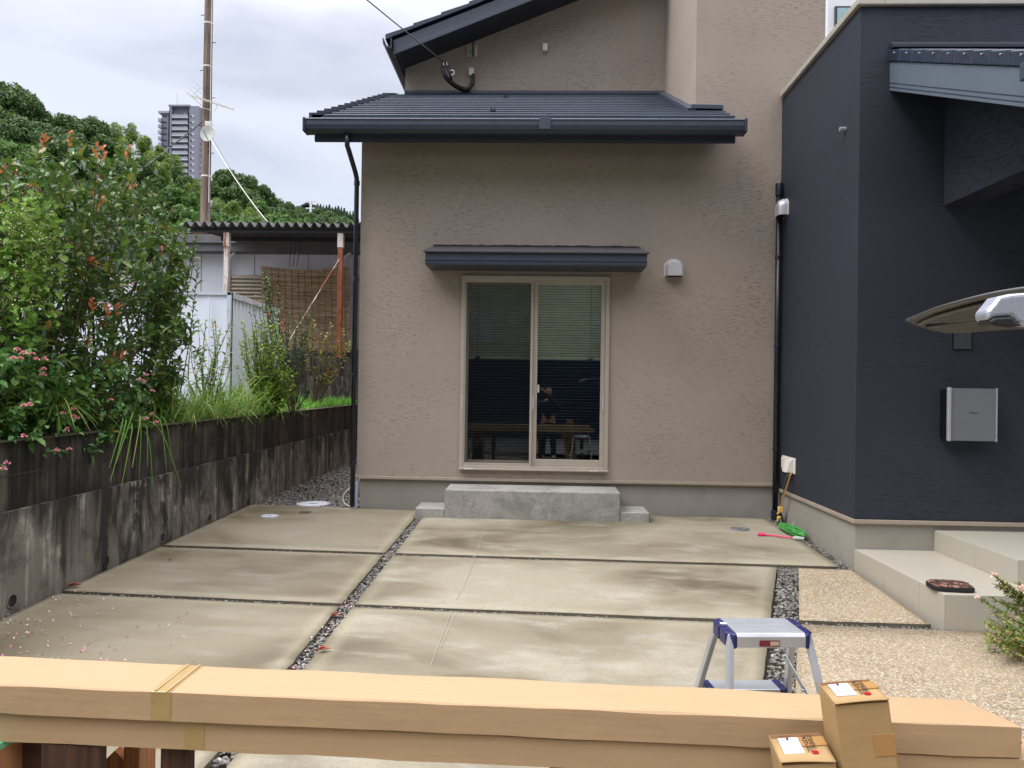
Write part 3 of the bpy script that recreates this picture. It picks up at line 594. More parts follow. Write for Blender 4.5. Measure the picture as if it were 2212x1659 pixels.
# porch roof, falling towards the street
PX = 3.0
tl, tr_ = aX(1909, 145, PX), aX(2212, 162.5, PX); bl_, br_ = aX(1912, 203.5, PX), aX(2212, 244, PX); ul = aX(1912, 121, PX)
sl_ = (tl.z-tr_.z)/(tl.y-tr_.y); bh = tl.z-bl_.z; yE = 4.72
zf = lambda Y: tl.z+(Y-YW)*sl_
m = MB(); m.prism([(PX, YW, zf(YW)-bh), (PX, yE, zf(yE)-bh), (PX, yE, zf(yE)), (PX, YW, zf(YW))], (.03, 0, 0)); 
M_FASC = plain('blue_grey_fascia', S(92, 102, 114), .45, 0, .05, 2)
pr = MB(); thk = .1; pr.prism([(PX+.05, YW, zf(YW)+thk), (PX+.05, yE-.05, zf(yE-.05)+thk), (PX+.05, yE-.05, zf(yE-.05)+thk-.03), (PX+.05, YW, zf(YW)+thk-.03)], (6, 0, 0))
pr.box(PX+.03, 9.4, yE, yE+.03, zf(yE)-bh, zf(yE)+.02)
pr.prism([(PX+.05, YW, zf(YW)-.16), (PX+.05, yE, zf(yE)-.16), (PX+.05, yE, zf(yE)-.14), (PX+.05, YW, zf(YW)-.14)], (6, 0, 0))
pro = pr.build('porch_roof', M_ROOF, wing)
m.build('fascia', M_FASC, pro, bevel=.004)
m = MB()
for o_, h_ in ((.03, .006), (.065, .006)): m.prism([(PX-.003, YW, zf(YW)-bh+o_), (PX-.003, yE, zf(yE)-bh+o_), (PX-.003, yE, zf(yE)-bh+o_+h_), (PX-.003, YW, zf(YW)-bh+o_+h_)], (.004, 0, 0))
m.build('fascia_groove', M_NAVYD, pro)
et = None; nE = 9
for i in range(nE):
    ya = YW-(YW-yE+.05)*i/nE; yb_ = YW-(YW-yE+.05)*(i+1)/nE
    m = MB(); m.prism([(PX-.015-.0, ya-.004, zf(ya)+.004), (PX-.015, yb_, zf(yb_)+.004), (PX-.015, yb_, zf(yb_)+thk+.012), (PX-.015, ya-.004, zf(ya)+thk)], (.17, 0, 0)); e_ = m.build('edge_tile', M_ROOF, pro, bevel=.006)
    c = Vector((PX-.017, (ya+yb_)/2-.02, zf((ya+yb_)/2)+thk*.7)); MB().tube([c, c+Vector((-.008, 0, 0))], .006, 8).build('screw', M_SILV, e_)
m = MB(); m.box(PX, 9.3, YW-.06, YW, zf(YW)+thk, zf(YW)+thk+.035); m.box(PX, 9.3, YW-.02, YW, zf(YW)+thk+.035, zf(YW)+thk+.06); m.build('flashing', M_NAVYD, pro, bevel=.004)
yg = yE-.1; zg = zf(yE)-.01; m = MB(); m.prism([(PX-.06, yg-.06, zg+.02), (PX-.06, yg-.05, zg-.05), (PX-.06, yg-.02, zg-.085), (PX-.06, yg+.09, zg-.085), (PX-.06, yg+.09, zg+.02)], (6, 0, 0)); m.build('gutter', M_NAVY, pro, bevel=.006)
bX = aY(2040, 300, YW).x; bz = aY(2040, 445, YW).z
m = MB(); m.prism([(bX, YW, bz), (bX, yE+.1, bz), (bX, yE+.1, zf(yE+.1)-.14), (bX, YW, zf(YW)-.14)], (.26, 0, 0)); m.build('beam', M_DSTUC, wing, bevel=.004)
m = MB(); m.box(8.0, 8.3, 4.85, YW, -.2, 3.3); m.build('porch_pier', M_DSTUC, wing)
q = aX(1697, 467, XW); hood(Matrix.Translation((XW+.001, q.y, q.z))@Matrix.Rotation(-math.pi/2, 4, 'Z'), wing, s=.95)
q = aX(1826, 279, XW); MB().tube([(XW, q.y, q.z), (XW-.05, q.y, q.z)], .02, 14).build('spout', M_ALU, wing, smooth='auto')
a, b = aX(1690, 1019, XW), aX(1721, 991, XW)
m = MB(); m.box(XW-.014, XW, b.y+.02, a.y-.02, a.z+.02, b.z+.0); oc = m.build('power_outlet', M_WHITE, wing, bevel=.006)
ym = (a.y+b.y)/2; wdt = (a.y-b.y)
m = MB(); m.box(XW-.05, XW-.014, ym+wdt*.02, ym+wdt*.28, a.z+.05, b.z-.01); m.build('outlet_cover', M_WHITE, oc, bevel=.01)
m = MB(); m.prism([(XW-.014, ym-wdt*.05, a.z+.03), (XW-.014, ym-wdt*.05, b.z-.01), (XW-.05, ym-wdt*.05, b.z-.03), (XW-.085, ym-wdt*.05, a.z+.03)], (0, -wdt*.3, 0)); m.build('outlet_cover', M_WHITE, oc, bevel=.006)
wallbox(2058.5, 2100, 715, 755, YW, .012, plain('gloss_black', S(14, 15, 20), .15), wing, 'intercom_plate')
# ---- mailbox on the wing wall
a, b = aY(2046, 952, YW-.14), aY(2155, 840, YW-.14)
mb = thing('mailbox', 'square grey metal mailbox with bright left edge on the charcoal wall', 'mailbox', (a.x, YW, a.z))
MB().box(a.x+.01, b.x-.01, YW-.12, YW-.001, a.z+.01, b.z-.01).build('body', plain('mailbox_black', S(18, 18, 22), .3), mb, bevel=.006)
dr = MB().box(a.x+.03, b.x-.012, YW-.14, YW-.121, a.z, b.z).build('door', plain('mailbox_grey', S(118, 122, 126), .4, .3, .03), mb, bevel=.004)
MB().box(a.x, a.x+.03, YW-.152, YW-.118, a.z-.004, b.z+.008).build('left_edge', M_ALU, dr, bevel=.01, seg=3); MB().box(b.x-.012, b.x, YW-.147, YW-.12, a.z-.004, b.z+.004).build('right_edge', M_ALU, dr, bevel=.004)
q = aY(2102, 892, YW-.14); text('YKKAP', .022, Matrix.Translation((q.x, YW-.1412, q.z))@WALLROT, plain('mail_ink', S(60, 62, 66), .6), dr)
# ---- tiled entrance steps
st = thing('entrance_steps', 'light grey tiled entrance steps below the charcoal wall', 'steps', (XW, 5.14, 0))
z1 = .064; ux = aY(2019, 1143, YW).x; z2 = .242
def tiled(name, x0, x1, y0, y1, z0, z1, tw, parent):      # riser and tread tiles with thin grout lines
    core = MB().box(x0+.008, x1, y0+.008, y1, z0, z1-.008).build(name, M_GROUT, parent)
    t = MB(); y = y1
    while y > y0+.02: yn = max(y-tw, y0); t.box(x0, x0+.009, yn+.0015, y-.0015, z0, z1-.003); y = yn
    x = x0
    while x < x1-.02: xn = min(x+tw*2, x1); t.box(x+.0015 if x > x0 else x0+.010, xn-.0015, y0, y0+.009, z0, z1-.003); x = xn
    x = x0
    while x < x1-.02:
        xn = min(x+.6, x1); y = y1
        while y > y0+.02: yn = max(y-.6, y0); t.box(x+.0012 if x > x0 else x0+.0002, xn-.0012, yn+.0012 if yn > y0 else y0+.0002, y-.0012, z1-.009, z1); y = yn
        x = xn
    t.build('tiles', M_TILE, core, bevel=.0015, seg=1); return core
tiled('lower_step', XW+.01, 7.5, 5.14, YW+.013, -.4, z1, .55, st)
tiled('upper_step', ux, 7.5, 4.6 if False else 5.14+.55, YW+.013, z1+.001, z2, .55, st) if False else tiled('upper_step', ux, 7.5, 5.05+.09+.3, YW+.013, z1+.001, z2, .6, st)
# ---- concrete step under the window
cs = thing('window_step', 'mottled concrete block step below the sliding window', 'step', (0, 8.1, 0))
a, b = gd(896, 1117), gd(1403, 1130); yS = (a.y+b.y)/2
xl0, xl1, xr0, xr1 = aY(896, 1110, yS).x, aY(960, 1110, yS).x, aY(1339.5, 1110, yS).x, aY(1403, 1120, yS).x
zs = aY(1150, 1061, yS).z; zl = aY(900, 1098, yS).z
MB().box(xl1, xr0, yS, D-.005, -.1, zs).build('block', M_STEP, cs, bevel=.012, seg=3)
MB().box(xl0, xl1-.002, yS+.01, D-.06, -.1, zl).build('side_step', M_STEP, cs, bevel=.01, seg=3); MB().box(xr0+.002, xr1, yS+.01, D-.06, -.1, zl).build('side_step', M_STEP, cs, bevel=.01, seg=3)
for px, py in ((1010, 1041), (1285, 1050)):
    q = aZ(px, py, zs); MB().box(q.x-.02, q.x+.02, q.y-.01, q.y+.015, zs, zs+.008).build('level_shim', plain('shim_green', S(30, 120, 80), .5), cs)
# ================================================================ RETAINING WALL
rw = thing('retaining_wall', 'long black stained concrete retaining wall along the left of the drive', 'wall', (WX(6), 6, 0))
def wx(y): return WX(y)
def wallseg(o_, z0, z1, y0=-3, y1=17.5, t=.16):
    m = MB(); n = 20
    for i in range(n):
        ya = y0+(y1-y0)*i/n; yb2 = y0+(y1-y0)*(i+1)/n
        m.poly((wx(ya)+o_, ya, z0), (wx(yb2)+o_, yb2, z0), (wx(yb2)+o_, yb2, z1), (wx(ya)+o_, ya, z1)); m.poly((wx(ya)+o_, ya, z1), (wx(yb2)+o_, yb2, z1), (wx(yb2)+o_-t, yb2, z1), (wx(ya)+o_-t, ya, z1)); m.poly((wx(ya)+o_-t, ya, z0), (wx(ya)+o_-t, ya, z1), (wx(yb2)+o_-t, yb2, z1), (wx(yb2)+o_-t, yb2, z0))
    m.poly((wx(y0)+o_, y0, z0), (wx(y0)+o_, y0, z1), (wx(y0)+o_-t, y0, z1), (wx(y0)+o_-t, y0, z0)); return m
wallseg(0, -.6, .592, t=.3).build('base_wall', M_RC, rw, fix=False)
bw = wallseg(-.035, .59, 1.03).build('block_course', M_CB, rw, fix=False)
m = MB()
for z in (.815,): 
    for i in range(20): ya = -3+20.5*i/20; yb2 = ya+20.5/20; m.poly((wx(ya)-.032, ya, z-.004), (wx(yb2)-.032, yb2, z-.004), (wx(yb2)-.032, yb2, z+.004), (wx(ya)-.032, ya, z+.004))
for row, zz in ((0, (.6, .811)), (1, (.819, 1.025))):
    y = -3+.2*row
    while y < 17.3: m.poly((wx(y)-.032, y, zz[0]), (wx(y)-.032, y+.007, zz[0]), (wx(y)-.032, y+.007, zz[1]), (wx(y)-.032, y, zz[1])); y += .4
m.build('mortar_joints', plain('mortar', S(52, 48, 43), .95, 0, .7, 3), bw, fix=False)
wallseg(.0, 1.03, 1.036, t=.19).build('cap', M_MOSS, rw, fix=False)
for px, py in ((25, 1298), (228, 1212), (350, 1161), (452, 1118), (535, 1086), (672, 1045), (702, 1032), (735, 1017)):      # drain holes near the foot
    d_ = ray(px, py); 
    t_ = -3.4/d_.x
    for _ in range(4): p_ = CAMP+d_*t_; t_ *= (WX(p_.y)/p_.x)
    p_ = CAMP+d_*t_
    m = MB(); x_ = p_.x
    ring = lambda r, dx: [Vector((x_+dx, p_.y+r*math.cos(a), p_.z+r*math.sin(a))) for a in [2*math.pi*k/20 for k in range(20)]]
    A_, B_ = ring(.048, .006), ring(.038, .006); n0 = 0; m.v = [tuple(v) for v in A_+B_+ring(.048, -.01)]
    for k in range(20): k2 = (k+1) % 20; m.f.append((k, k2, 20+k2, 20+k)); m.f.append((40+k, 40+k2, k2, k))
    o = m.build('drain_hole', M_RC, rw)
    MB().poly(*ring(.038, .002)).build('hole', M_CB, o, fix=False)
# ================================================================ NEIGHBOUR'S LOT AND WHAT STANDS ON IT
struct(grid(lambda u, v: (-34+u*(34+WX(8)-.17), 2+v*13.6, .9+.12*v+.03*noise.noise(Vector((u*30, v*9, 0)))), 30, 20, 'lot_ground', M_SOIL))
struct(grid(lambda u, v: (-34+u*31.5, 15.55+v*20, 2.0), 6, 6, 'upper_yard', M_SOIL))
# low block wall at the back
q0 = aY(600, 770, 15.4); zt_ = q0.z; 
bk = thing('block_wall', 'dark low block wall behind the grass at the foot of the carport', 'wall', (q0.x, 15.4, 1))
MB().box(-9, -2.2, 15.4, 15.55, .8, aY(690, 812, 15.4).z).build('lower_course', M_RC, bk); MB().box(-9, -2.2, 15.43, 15.55, aY(690, 812, 15.4).z, zt_).build('upper_course', M_CB, bk)
# storage container
cx1 = aY(501, 640, 12).x; czt = aY(501, 631, 12).z; e2 = aY(605, 668, 14.6); ct = thing('storage_container', 'pale blue steel storage container with rusty rim in the lot', 'container', (cx1, 12, .9))
cxl = cx1-2.5
m = MB(); m.box(cxl, cx1, 12, 12.05, 1.0, czt-.05); bo_ = m.build('door_panel', M_CONT, ct)
m = MB(); npl = 14; ya, yb2 = 12.1, 14.6; dx_ = (e2.x-cx1)
for i in range(npl):
    t0, t1, t2, t3 = i/npl, (i+.5)/npl, (i+.62)/npl, (i+.9)/npl; P = lambda t, o: (cx1-.03+dx_*t-o, ya+(yb2-ya)*t)
    for (a, oa), (b, ob) in (((t0, .0), (t1, .0)), ((t1, .0), (t2, .035)), ((t2, .035), (t3, .035)), ((t3, .035), (min(1, (i+1)/npl), .0))):
        p, q = P(a, oa), P(b, ob); m.poly((p[0], p[1], 1.0), (q[0], q[1], 1.0), (q[0], q[1], czt-.06), (p[0], p[1], czt-.06))
m.build('side_panel', M_CONT, ct, fix=False)
m = MB(); m.box(cxl, cx1, 11.97, 12.06, czt-.05, czt); m.hexa([(cx1-.05, 12.06, czt-.09), (cx1, 12.06, czt-.09), (cx1+dx_, 14.6, czt-.09), (cx1+dx_-.05, 14.6, czt-.09)], [(cx1-.05, 12.06, czt), (cx1, 12.06, czt), (cx1+dx_, 14.6, czt), (cx1+dx_-.05, 14.6, czt)]); m.build('top_rim', M_CONTR, ct)
MB().box(cx1-.07, cx1, 11.97, 12.05, .9, czt).build('corner_post', M_CONTR, ct, bevel=.006); m = MB(); m.hexa([(cxl, 12, czt-.03), (cx1, 12, czt-.03), (cx1+dx_, 14.6, czt-.03), (cxl, 14.6, czt-.03)], [(cxl, 12, czt-.01), (cx1, 12, czt-.01), (cx1+dx_, 14.6, czt-.01), (cxl, 14.6, czt-.01)]); m.build('roof', M_CONTR, ct)
for i, x in enumerate((.35, 1.1, 1.25, 2.0)): MB().tube([(cx1-x, 11.95, 1.1), (cx1-x, 11.95, czt-.1)], .014, 6).build('lock_rod', M_CONT, ct)
# warehouse with eave
wh = thing('warehouse', 'long low white building with a grey eave and rusty edge behind the container', 'building', (-8, 18.5, 2))
z0e, z1e = aY(600, 545, 18.2).z, aY(600, 508, 18.2).z
MB().box(-16, -2.2, 18.5, 24, 2, z0e+.05).build('wall', M_WWALL, wh)
x = -12.5
while x < -2.3: MB().box(x, x+.012, 18.492, 18.5, 2, z0e).build('panel_joint', M_EAVE, wh); x += 1.35
m = MB(); m.box(-16.2, -2.2, 18.15, 18.5, z0e, z0e+.04); m.box(-16.2, -2.2, 18.12, 18.16, z0e, z1e); m.box(-16.2, -2.2, 18.05, 18.12, z0e+(z1e-z0e)*.45, z1e-.02); m.build('eave', M_EAVE, wh, bevel=.01)
m = MB(); m.hexa([(-16.2, 18.05, z1e), (-2.2, 18.05, z1e), (-2.2, 24.2, z1e+.5), (-16.2, 24.2, z1e+.5)], [(-16.2, 18.05, z1e+.03), (-2.2, 18.05, z1e+.03), (-2.2, 24.2, z1e+.53), (-16.2, 24.2, z1e+.53)]); m.build('roof', rust('rusty_roof', S(150, 140, 132), .6), wh)
a, b = aY(501, 700, 18.45), aY(606, 600, 18.45)
MB().box(a.x-.03, b.x, 18.42, 18.49, a.z-.5, b.z+.03).build('louver_frame', M_WWALL, wh); m = MB(); z = a.z-.48
while z < b.z-.02: m.hexa([(a.x, 18.36, z), (b.x, 18.36, z), (b.x, 18.41, z+.02), (a.x, 18.41, z+.02)], [(a.x, 18.36, z+.012), (b.x, 18.36, z+.012), (b.x, 18.41, z+.085), (a.x, 18.41, z+.085)]); z += .095
m.build('louver_shutter', M_LOUV, wh)
for px in (498, 745): a = aY(px, 548, 18.4); b = aY(px, 760, 18.4); MB().tube([(a.x+.18, 18.2, a.z), (a.x, 18.38, a.z-.12), (a.x, 18.38, b.z)], .04, 8).build('rain_pipe', M_WWALL, wh, smooth=True)
a, b = aY(606, 765, 18.4), aY(740, 762, 18.4); MB().box(a.x, b.x+.6, 18.3, 18.49, 2.0, a.z+.12).build('sill_panel', M_EAVE, wh)
# carport with corrugated roof
cpY = 15.5; cl = aY(402, 487, cpY); cp_ = thing('carport', 'rusty steel carport with corrugated roof beside the brown house', 'carport', (cl.x, cpY, 2))
zr0 = aY(600, 488, cpY).z; zr1 = zr0+.28; m = MB(); pitch = .192; amp = .055; x = cl.x; pts = []
while x < -2.3:
    for t, a_ in ((0, 0), (.25, .8), (.42, 1), (.6, .5), (.8, 0.02)): pts.append((x+pitch*t, amp*2*a_-amp))
    x += pitch
for (xa, za), (xb, zb_) in zip(pts, pts[1:]):
    m.hexa([(xa, cpY-.15, zr0+za), (xb, cpY-.15, zr0+zb_), (xb, 18.6, zr1+zb_), (xa, 18.6, zr1+za)], [(xa, cpY-.15, zr0+za+.012), (xb, cpY-.15, zr0+zb_+.012), (xb, 18.6, zr1+zb_+.012), (xa, 18.6, zr1+za+.012)])
m.build('roof', M_CORR, cp_, fix=False)
zb0 = aY(600, 503, cpY).z; m = MB(); m.box(cl.x+.1, -2.3, cpY, cpY+.06, zb0, zr0-amp); m.box(cl.x+.1, -2.3, cpY-.05, cpY, zb0-.0, zb0+.03); 
m.box(cl.x+.1, -2.3, 17, 17.06, zb0+.12, zr0-amp+.12); m.build('beam', M_DARKU, cp_)
def post(px, mat, name='post'):
    a = aY(px, 640, cpY); o = MB().box(a.x-.05, a.x+.05, cpY-.03, cpY+.07, 1.95, zb0-.3).build(name, mat, cp_, bevel=.008)
    MB().box(a.x-.06, a.x+.06, cpY-.04, cpY+.08, zb0-.3, zb0).build('post_head', M_RUSTP, o, bevel=.006)
post(488, M_RUSTP); post(734, M_RUSTR)
a, b = aY(733, 560, cpY-.02), aY(625, 735, cpY-.5); MB().tube([a, b], .013, 6).build('brace_rod', M_RUSTP, cp_); c = a.lerp(b, .12); d_ = a.lerp(b, .38); MB().tube([c, d_], .019, 6).build('brace_rod', M_RUSTR, cp_)
# reed screen
def reed():
    n = N('reed_screen'); a = n.noise(1, 4, .7, (1.2, 1, 34)); b = n.noise(1, 5, .7, (6, 1, 60)); q = n.ramp(a, [(.3, S(122, 100, 80)), (.5, S(182, 154, 124)), (.7, S(208, 184, 152))]); q = n.mix(q, S(92, 68, 52), n.ramp(b, [(.36, .9), (.48, 0.)])); n.col(q); n.set(.85, 0, .2); n.bump(b, .6, .01); return n.m
M_REED = reed()
rs = thing('reed_screen', 'brown woven reed screen hanging behind the red rusty post', 'screen', (-5.5, 17.6, 2))
TL, TR, BL, BR = aY(566, 574, 17.6), aY(752, 576, 17.6), aY(570, 752, 17.6), aY(754, 762, 17.6)
m = MB(); nr = 92; rnd = random.Random(8)
for i in range(nr):
    t = (i+.5)/nr; sag = .07*math.sin(math.pi*.5)*0
    for s_ in range(6):
        u0, u1 = s_/6, (s_+1)/6
        def P(u, t): p = TL.lerp(TR, u).lerp(BL.lerp(BR, u), t); p.z -= .09*math.sin(math.pi*u)*(1-t); p.x += .0; return p
        p, q = P(u0, t), P(u1, t); j = rnd.uniform(-.02, .02); e0 = -rnd.uniform(0, .05) if s_ == 0 else 0; e1 = rnd.uniform(0, .05) if s_ == 5 else 0
        m.bar(p+Vector((e0, rnd.uniform(-.006, .006), j*.2)), q+Vector((e1, 0, j*.2)), .012, .019)
m.build('reeds', M_REED, rs)
for k in range(13):
    u = (k+.5)/13; MB().tube([Vector(P(u, t_/6))+Vector((0, -.014, 0)) for t_ in range(7)], .004, 4).build('stitching', M_DARKU, rs)
for px in (625, 633, 641): a = aY(px, 575, 17.6); MB().tube([a, a+Vector((.03*(px-633)/8, .2, .62))], .008, 5).build('hanging_cord', M_DARKU, rs)
# utility pole with antenna, dish
pb = aY(441, 620, 24); pole = thing('utility_pole', 'weathered brown utility pole rising behind the white building', 'utility pole', (pb.x, 24, 2))
PXc = pb.x; MB().tube([(PXc, 24, 1), (PXc, 24, 8), (PXc, 24, 17)], [.175, .152, .118], 20).build('shaft', M_POLE, pole, smooth='auto')
for py in (53, 146, 383): a = aY(445, py, 24); MB().tube([(PXc, 24, a.z), (PXc, 24, a.z+.05)], .157 if py > 300 else .142, 20).build('steel_band', M_WHITE, pole)
for i in range(12): z = 6.2+i*.9; sgn = 1 if i % 2 else -1; MB().tube([(PXc, 24, z), (PXc+sgn*.26, 24, z)], .012, 6).build('step_bolt', M_DARKU, pole)
a, b = aY(457, 215, 23.8), aY(459, 300, 23.8); MB().tube([(PXc+.13, 23.9, 6), (PXc+.16, 23.9, 12)], .02, 6).build('conduit', M_EAVE, pole)
MB().tube([(PXc+.17, 23.85, aY(452, 440, 24).z), (PXc+.155, 23.87, 16.5)], .012, 5).build('cable', M_WHITE, pole)
a = aY(450, 272, 23.75); MB().box(a.x-.1, a.x+.1, 23.7, 23.86, a.z-.12, a.z+.14).build('junction_box', M_WHITE, pole, bevel=.02)
dsh = thing('satellite_dish', 'round white satellite dish strapped to the utility pole', 'satellite dish', tuple(aY(450, 289, 23.7)))
c = aY(450, 289, 23.62); R = Matrix.Rotation(math.radians(90), 3, 'X')@Matrix.Rotation(math.radians(-8), 3, 'Y')
MB().lathe(c, [(.004, .0), (.13, .012), (.25, .05), (.258, .05), (.255, .06), (.13, .024), (.004, .012)], 32, R).build('reflector', plain('dish_grey', S(186, 190, 186), .5), dsh, smooth='auto')
MB().tube([c+Vector((0, .0, -.22)), c+Vector((.0, -.3, -.05)), c+Vector((0, -.3, .02))], .012, 6).build('feed_arm', M_EAVE, dsh); MB().box(c.x-.04, c.x+.04, c.y, 23.9, c.z-.06, c.z+.06).build('bracket', M_EAVE, dsh)
an = thing('tv_antenna', 'pinkish white yagi television antenna on the utility pole', 'antenna', tuple(aY(452, 222, 23.7)))
a, b = aY(414, 207, 23.7), aY(503, 236, 23.7); MB().bar(a, b, .025, .025).build('boom', M_WHITE, an)
for k in range(17):
    c = a.lerp(b, .12+k/18.); m = MB(); L = .16-.005*k; m.tube([c+Vector((0, -L, .01)), c+Vector((0, L, .01))], .008, 5); m.tube([c+Vector((0, 0, -.05)), c+Vector((0, 0, .06))], .006, 4); m.build('element', M_WHITE, an)
m = MB()
for sgn in (1, -1):
    for k in range(4): p = a+Vector((-.02-.05*k*0, 0, 0)); m.tube([p+Vector((.1*k, -.3, sgn*(.02+.09*k)*.9))+Vector((-.0, 0, 0)), p+Vector((.1*k, .3, sgn*(.02+.09*k)*.9))], .008, 4)
    m.tube([p*1, a, a+Vector((.3, 0, sgn*.28))], .012, 4)
m.build('reflector', M_WHITE, an); MB().tube([a.lerp(b, .25), aY(432, 232, 23.7), aY(465, 240, 23.75), a.lerp(b, .62)], .01, 5).build('stay', M_WHITE, an)
# wires
def wire(name, label, pts, r, mat):
    o = MB().tube(pts, r, 6).build(name, mat, smooth=True); tag(o, label, 'cable'); return o
def cat(a, b, sag, n=14): a = Vector(a); b = Vector(b); return [a.lerp(b, i/n)-ZZ*sag*4*(i/n)*(1-i/n) for i in range(n+1)]
wire('stay_cable', 'pale cable slanting from the satellite dish down to the corrugated roof', cat(aY(450, 292, 23.6), aY(580, 482, 20), .12), .011, M_WHITE)
wire('thin_cable', 'thin grey wire beside the slanting pale cable', cat(aY(458, 296, 23.6), aY(600, 520, 20), .1), .007, M_EAVE)
wire('black_cable', 'black cable from the utility pole down across the apartment tower', cat(aY(437, 262, 23.8), aY(366, 318, 22), .02), .022, M_BLACK); wire('grey_cable', 'pale grey wire carrying on from the black cable towards the shrubs', cat(aY(366, 318, 22), aY(250, 402, 18), .05), .008, M_EAVE)
clampP = aY(957, 133, 10.5); far = Vector((-4.9, 3.0, 6.4)); dirw = (aY(800, 0, 9.0)-clampP); far = clampP+dirw*5
sd = thing('service_drop', 'overhead service wire reaching the brown gable with a looped black lead', 'cable', tuple(clampP))
MB().tube(cat(clampP, far, .05), .008, 6).build('wire', M_EAVE, sd, smooth=True)
p2 = thing('concrete_pole', 'concrete pole carrying the service wire outside the frame', 'utility pole', (far.x, far.y, 0)); MB().tube([(far.x, far.y, -.5), (far.x, far.y, far.z+.6)], [.15, .11], 16).build('shaft', M_POLE, p2, smooth='auto')
lp = [aY(957, 133, 10.5), aY(956, 150, 10.48), aY(964, 168, 10.5), aY(982, 184, 10.6), aY(1000, 193, 10.72), aY(1013, 190, 10.74), aY(1021, 178, 10.76), aY(1022, 160, 10.78)]
def smoothp(P, k=5):
    P = [Vector(p) for p in P]; out = []
    for i in range(len(P)-1):
        p0, p1, p2_, p3 = P[max(i-1, 0)], P[i], P[i+1], P[min(i+2, len(P)-1)]
        for j in range(k): t = j/k; out.append(.5*((2*p1)+(-p0+p2_)*t+(2*p0-5*p1+4*p2_-p3)*t*t+(-p0+3*p1-3*p2_+p3)*t**3))
    return out+[P[-1]]
MB().tube(smoothp(lp), [.02+.014*math.sin(min(1, i/35)*math.pi) for i in range(36)], 8).build('black_lead', M_BLACK, sd, smooth=True)
lp2 = [aY(962, 136, 10.5), aY(972, 158, 10.45), aY(976, 175, 10.55), aY(990, 188, 10.68)]; MB().tube(smoothp(lp2), .016, 6).build('black_lead', M_BLACK, sd, smooth=True)
a, b = aY(969, 143, 10.48), aY(975, 155, 10.48); m = MB(); m.bar(a, b, .04, .03); m.build('clamp', M_DARKU, sd, bevel=.005); m = MB(); c = aY(976, 157, 10.46); m.tube([c+Vector((.035*math.cos(t), 0, .035*math.sin(t))) for t in [i*.63 for i in range(11)]], .011, 6); m.build('ring', M_SILV, sd, smooth=True)
for px in (958, 965): a = aY(px, 135, 10.45); MB().tube([a, a+Vector((.005, 0, -.045))], .01, 6).build('sleeve', M_ALU, sd)
# white neighbour block behind, top right
nb = thing('white_building', 'white building seen above the coping of the charcoal wing', 'building', (5.6, 15, 0)); a = aY(1788, 30, 15)
MB().box(a.x, a.x+6, 15, 22, 0, 12).build('wall', plain('white_render', S(222, 222, 224), .7, 0, .03), nb); 
a0, b0 = aY(1807, 60, 14.98), aY(1840, 19, 14.98); MB().box(a0.x-.04, b0.x, 14.95, 15.0, a0.z, b0.z+.04).build('window', plain('dark_frame', S(50, 54, 60), .5), nb); MB().box(a0.x, b0.x, 14.94, 14.949, a0.z, b0.z).build('pane', plain('teal_glass', S(150, 178, 180), .1), nb)
# ================================================================ APARTMENT TOWER
TY = 370.; tw = thing('apartment_tower', 'grey high-rise apartment tower beyond the wooded hill', 'building', tuple(aY(385, 400, TY)))
M_TW = plain('tower_grey', S(126, 126, 137), .8, 0, .04, .05); M_TW2 = plain('tower_mid', S(146, 146, 156), .8, 0, .04, .05); M_TWL = plain('tower_light', S(182, 184, 192), .7, 0, .03, .1); M_TWW = plain('tower_glass', S(168, 176, 190), .3); M_TWD = plain('tower_dark', S(62, 64, 72), .7)  # greys lightened so the distance haze is carried by the colour
def tb(x0, x1, y0, y1, Y, dep): a = aY(x0, y1, Y); b = aY(x1, y0, Y); return (a.x, b.x, Y, Y+dep, a.z, b.z)
m = MB(); m.box(*tb(363.7, 371, 226, 470, TY, 14)); m.box(*tb(405.5, 429, 229, 470, TY, 14)); m.box(*tb(371, 405.5, 227, 470, TY+2.2, 11)); m.box(*tb(429, 437, 232, 470, TY+3, 10)); m.box(*tb(346, 364, 241, 470, TY+4, 9)); m.box(*tb(363.7, 410, 226, 229.5, TY-.3, 4)); m.box(*tb(362, 366, 232, 470, TY+1, 4)); m.build('walls', M_TW, tw)
MB().box(*tb(341.5, 365, 239.5, 244, TY+3, 9)).build('roof_slab', M_TW2, tw)
for k in range(12):
    y = 253+k*13.07
    m = MB(); m.box(*tb(371, 405.3, y-5.5, y-.4, TY+.1, .25)); bl_ = m.build('balcony', M_TW2, tw); m = MB(); m.box(*tb(370.8, 405.5, y-.4, y+1.2, TY-.1, 2.4)); m.build('slab_edge', M_TWL, bl_)
    for x in (373.5, 398.5): m = MB(); m.box(*tb(x-.8, x+4.6, y-9.2, y-5.2, TY+2.0, .3)); m.build('balcony_door', M_TWW, bl_); MB().box(*tb(x+1.6, x+2.3, y-9.2, y-5.2, TY+1.9, .2)).build('mullion', M_TWD, bl_)
    y2 = 250.5+k*13.07; w_ = MB(); w_.box(*tb(411.5, 419.5, y2-2.5, y2+2.5, TY-.1, .3)); wo2 = w_.build('window', M_TWW, tw); MB().box(*tb(410.5, 414, y2-1.5, y2+2.5, TY-.2, .2)).build('shade', M_TWD, wo2)
    MB().box(*tb(429.5, 433.5, y2-1, y2+5.5, TY+2.7, .5)).build('side_balcony', M_TWL, tw)
    if k < 9: MB().box(*tb(341, 348, 255+k*13.07, 262+k*13.07, TY+2, 8)).build('stair_landing', M_TW2, tw); MB().box(*tb(350, 360, 249+k*13.07, 252.2+k*13.07, TY+3.8, .4)).build('stair_opening', M_TWD, tw)
for px, t_ in ((381.5, 203), (386, 216)): a = aY(px, 226, TY+2); b = aY(px, t_, TY+2); MB().tube([a, b], .12, 5).build('lightning_rod', M_TWL, tw)
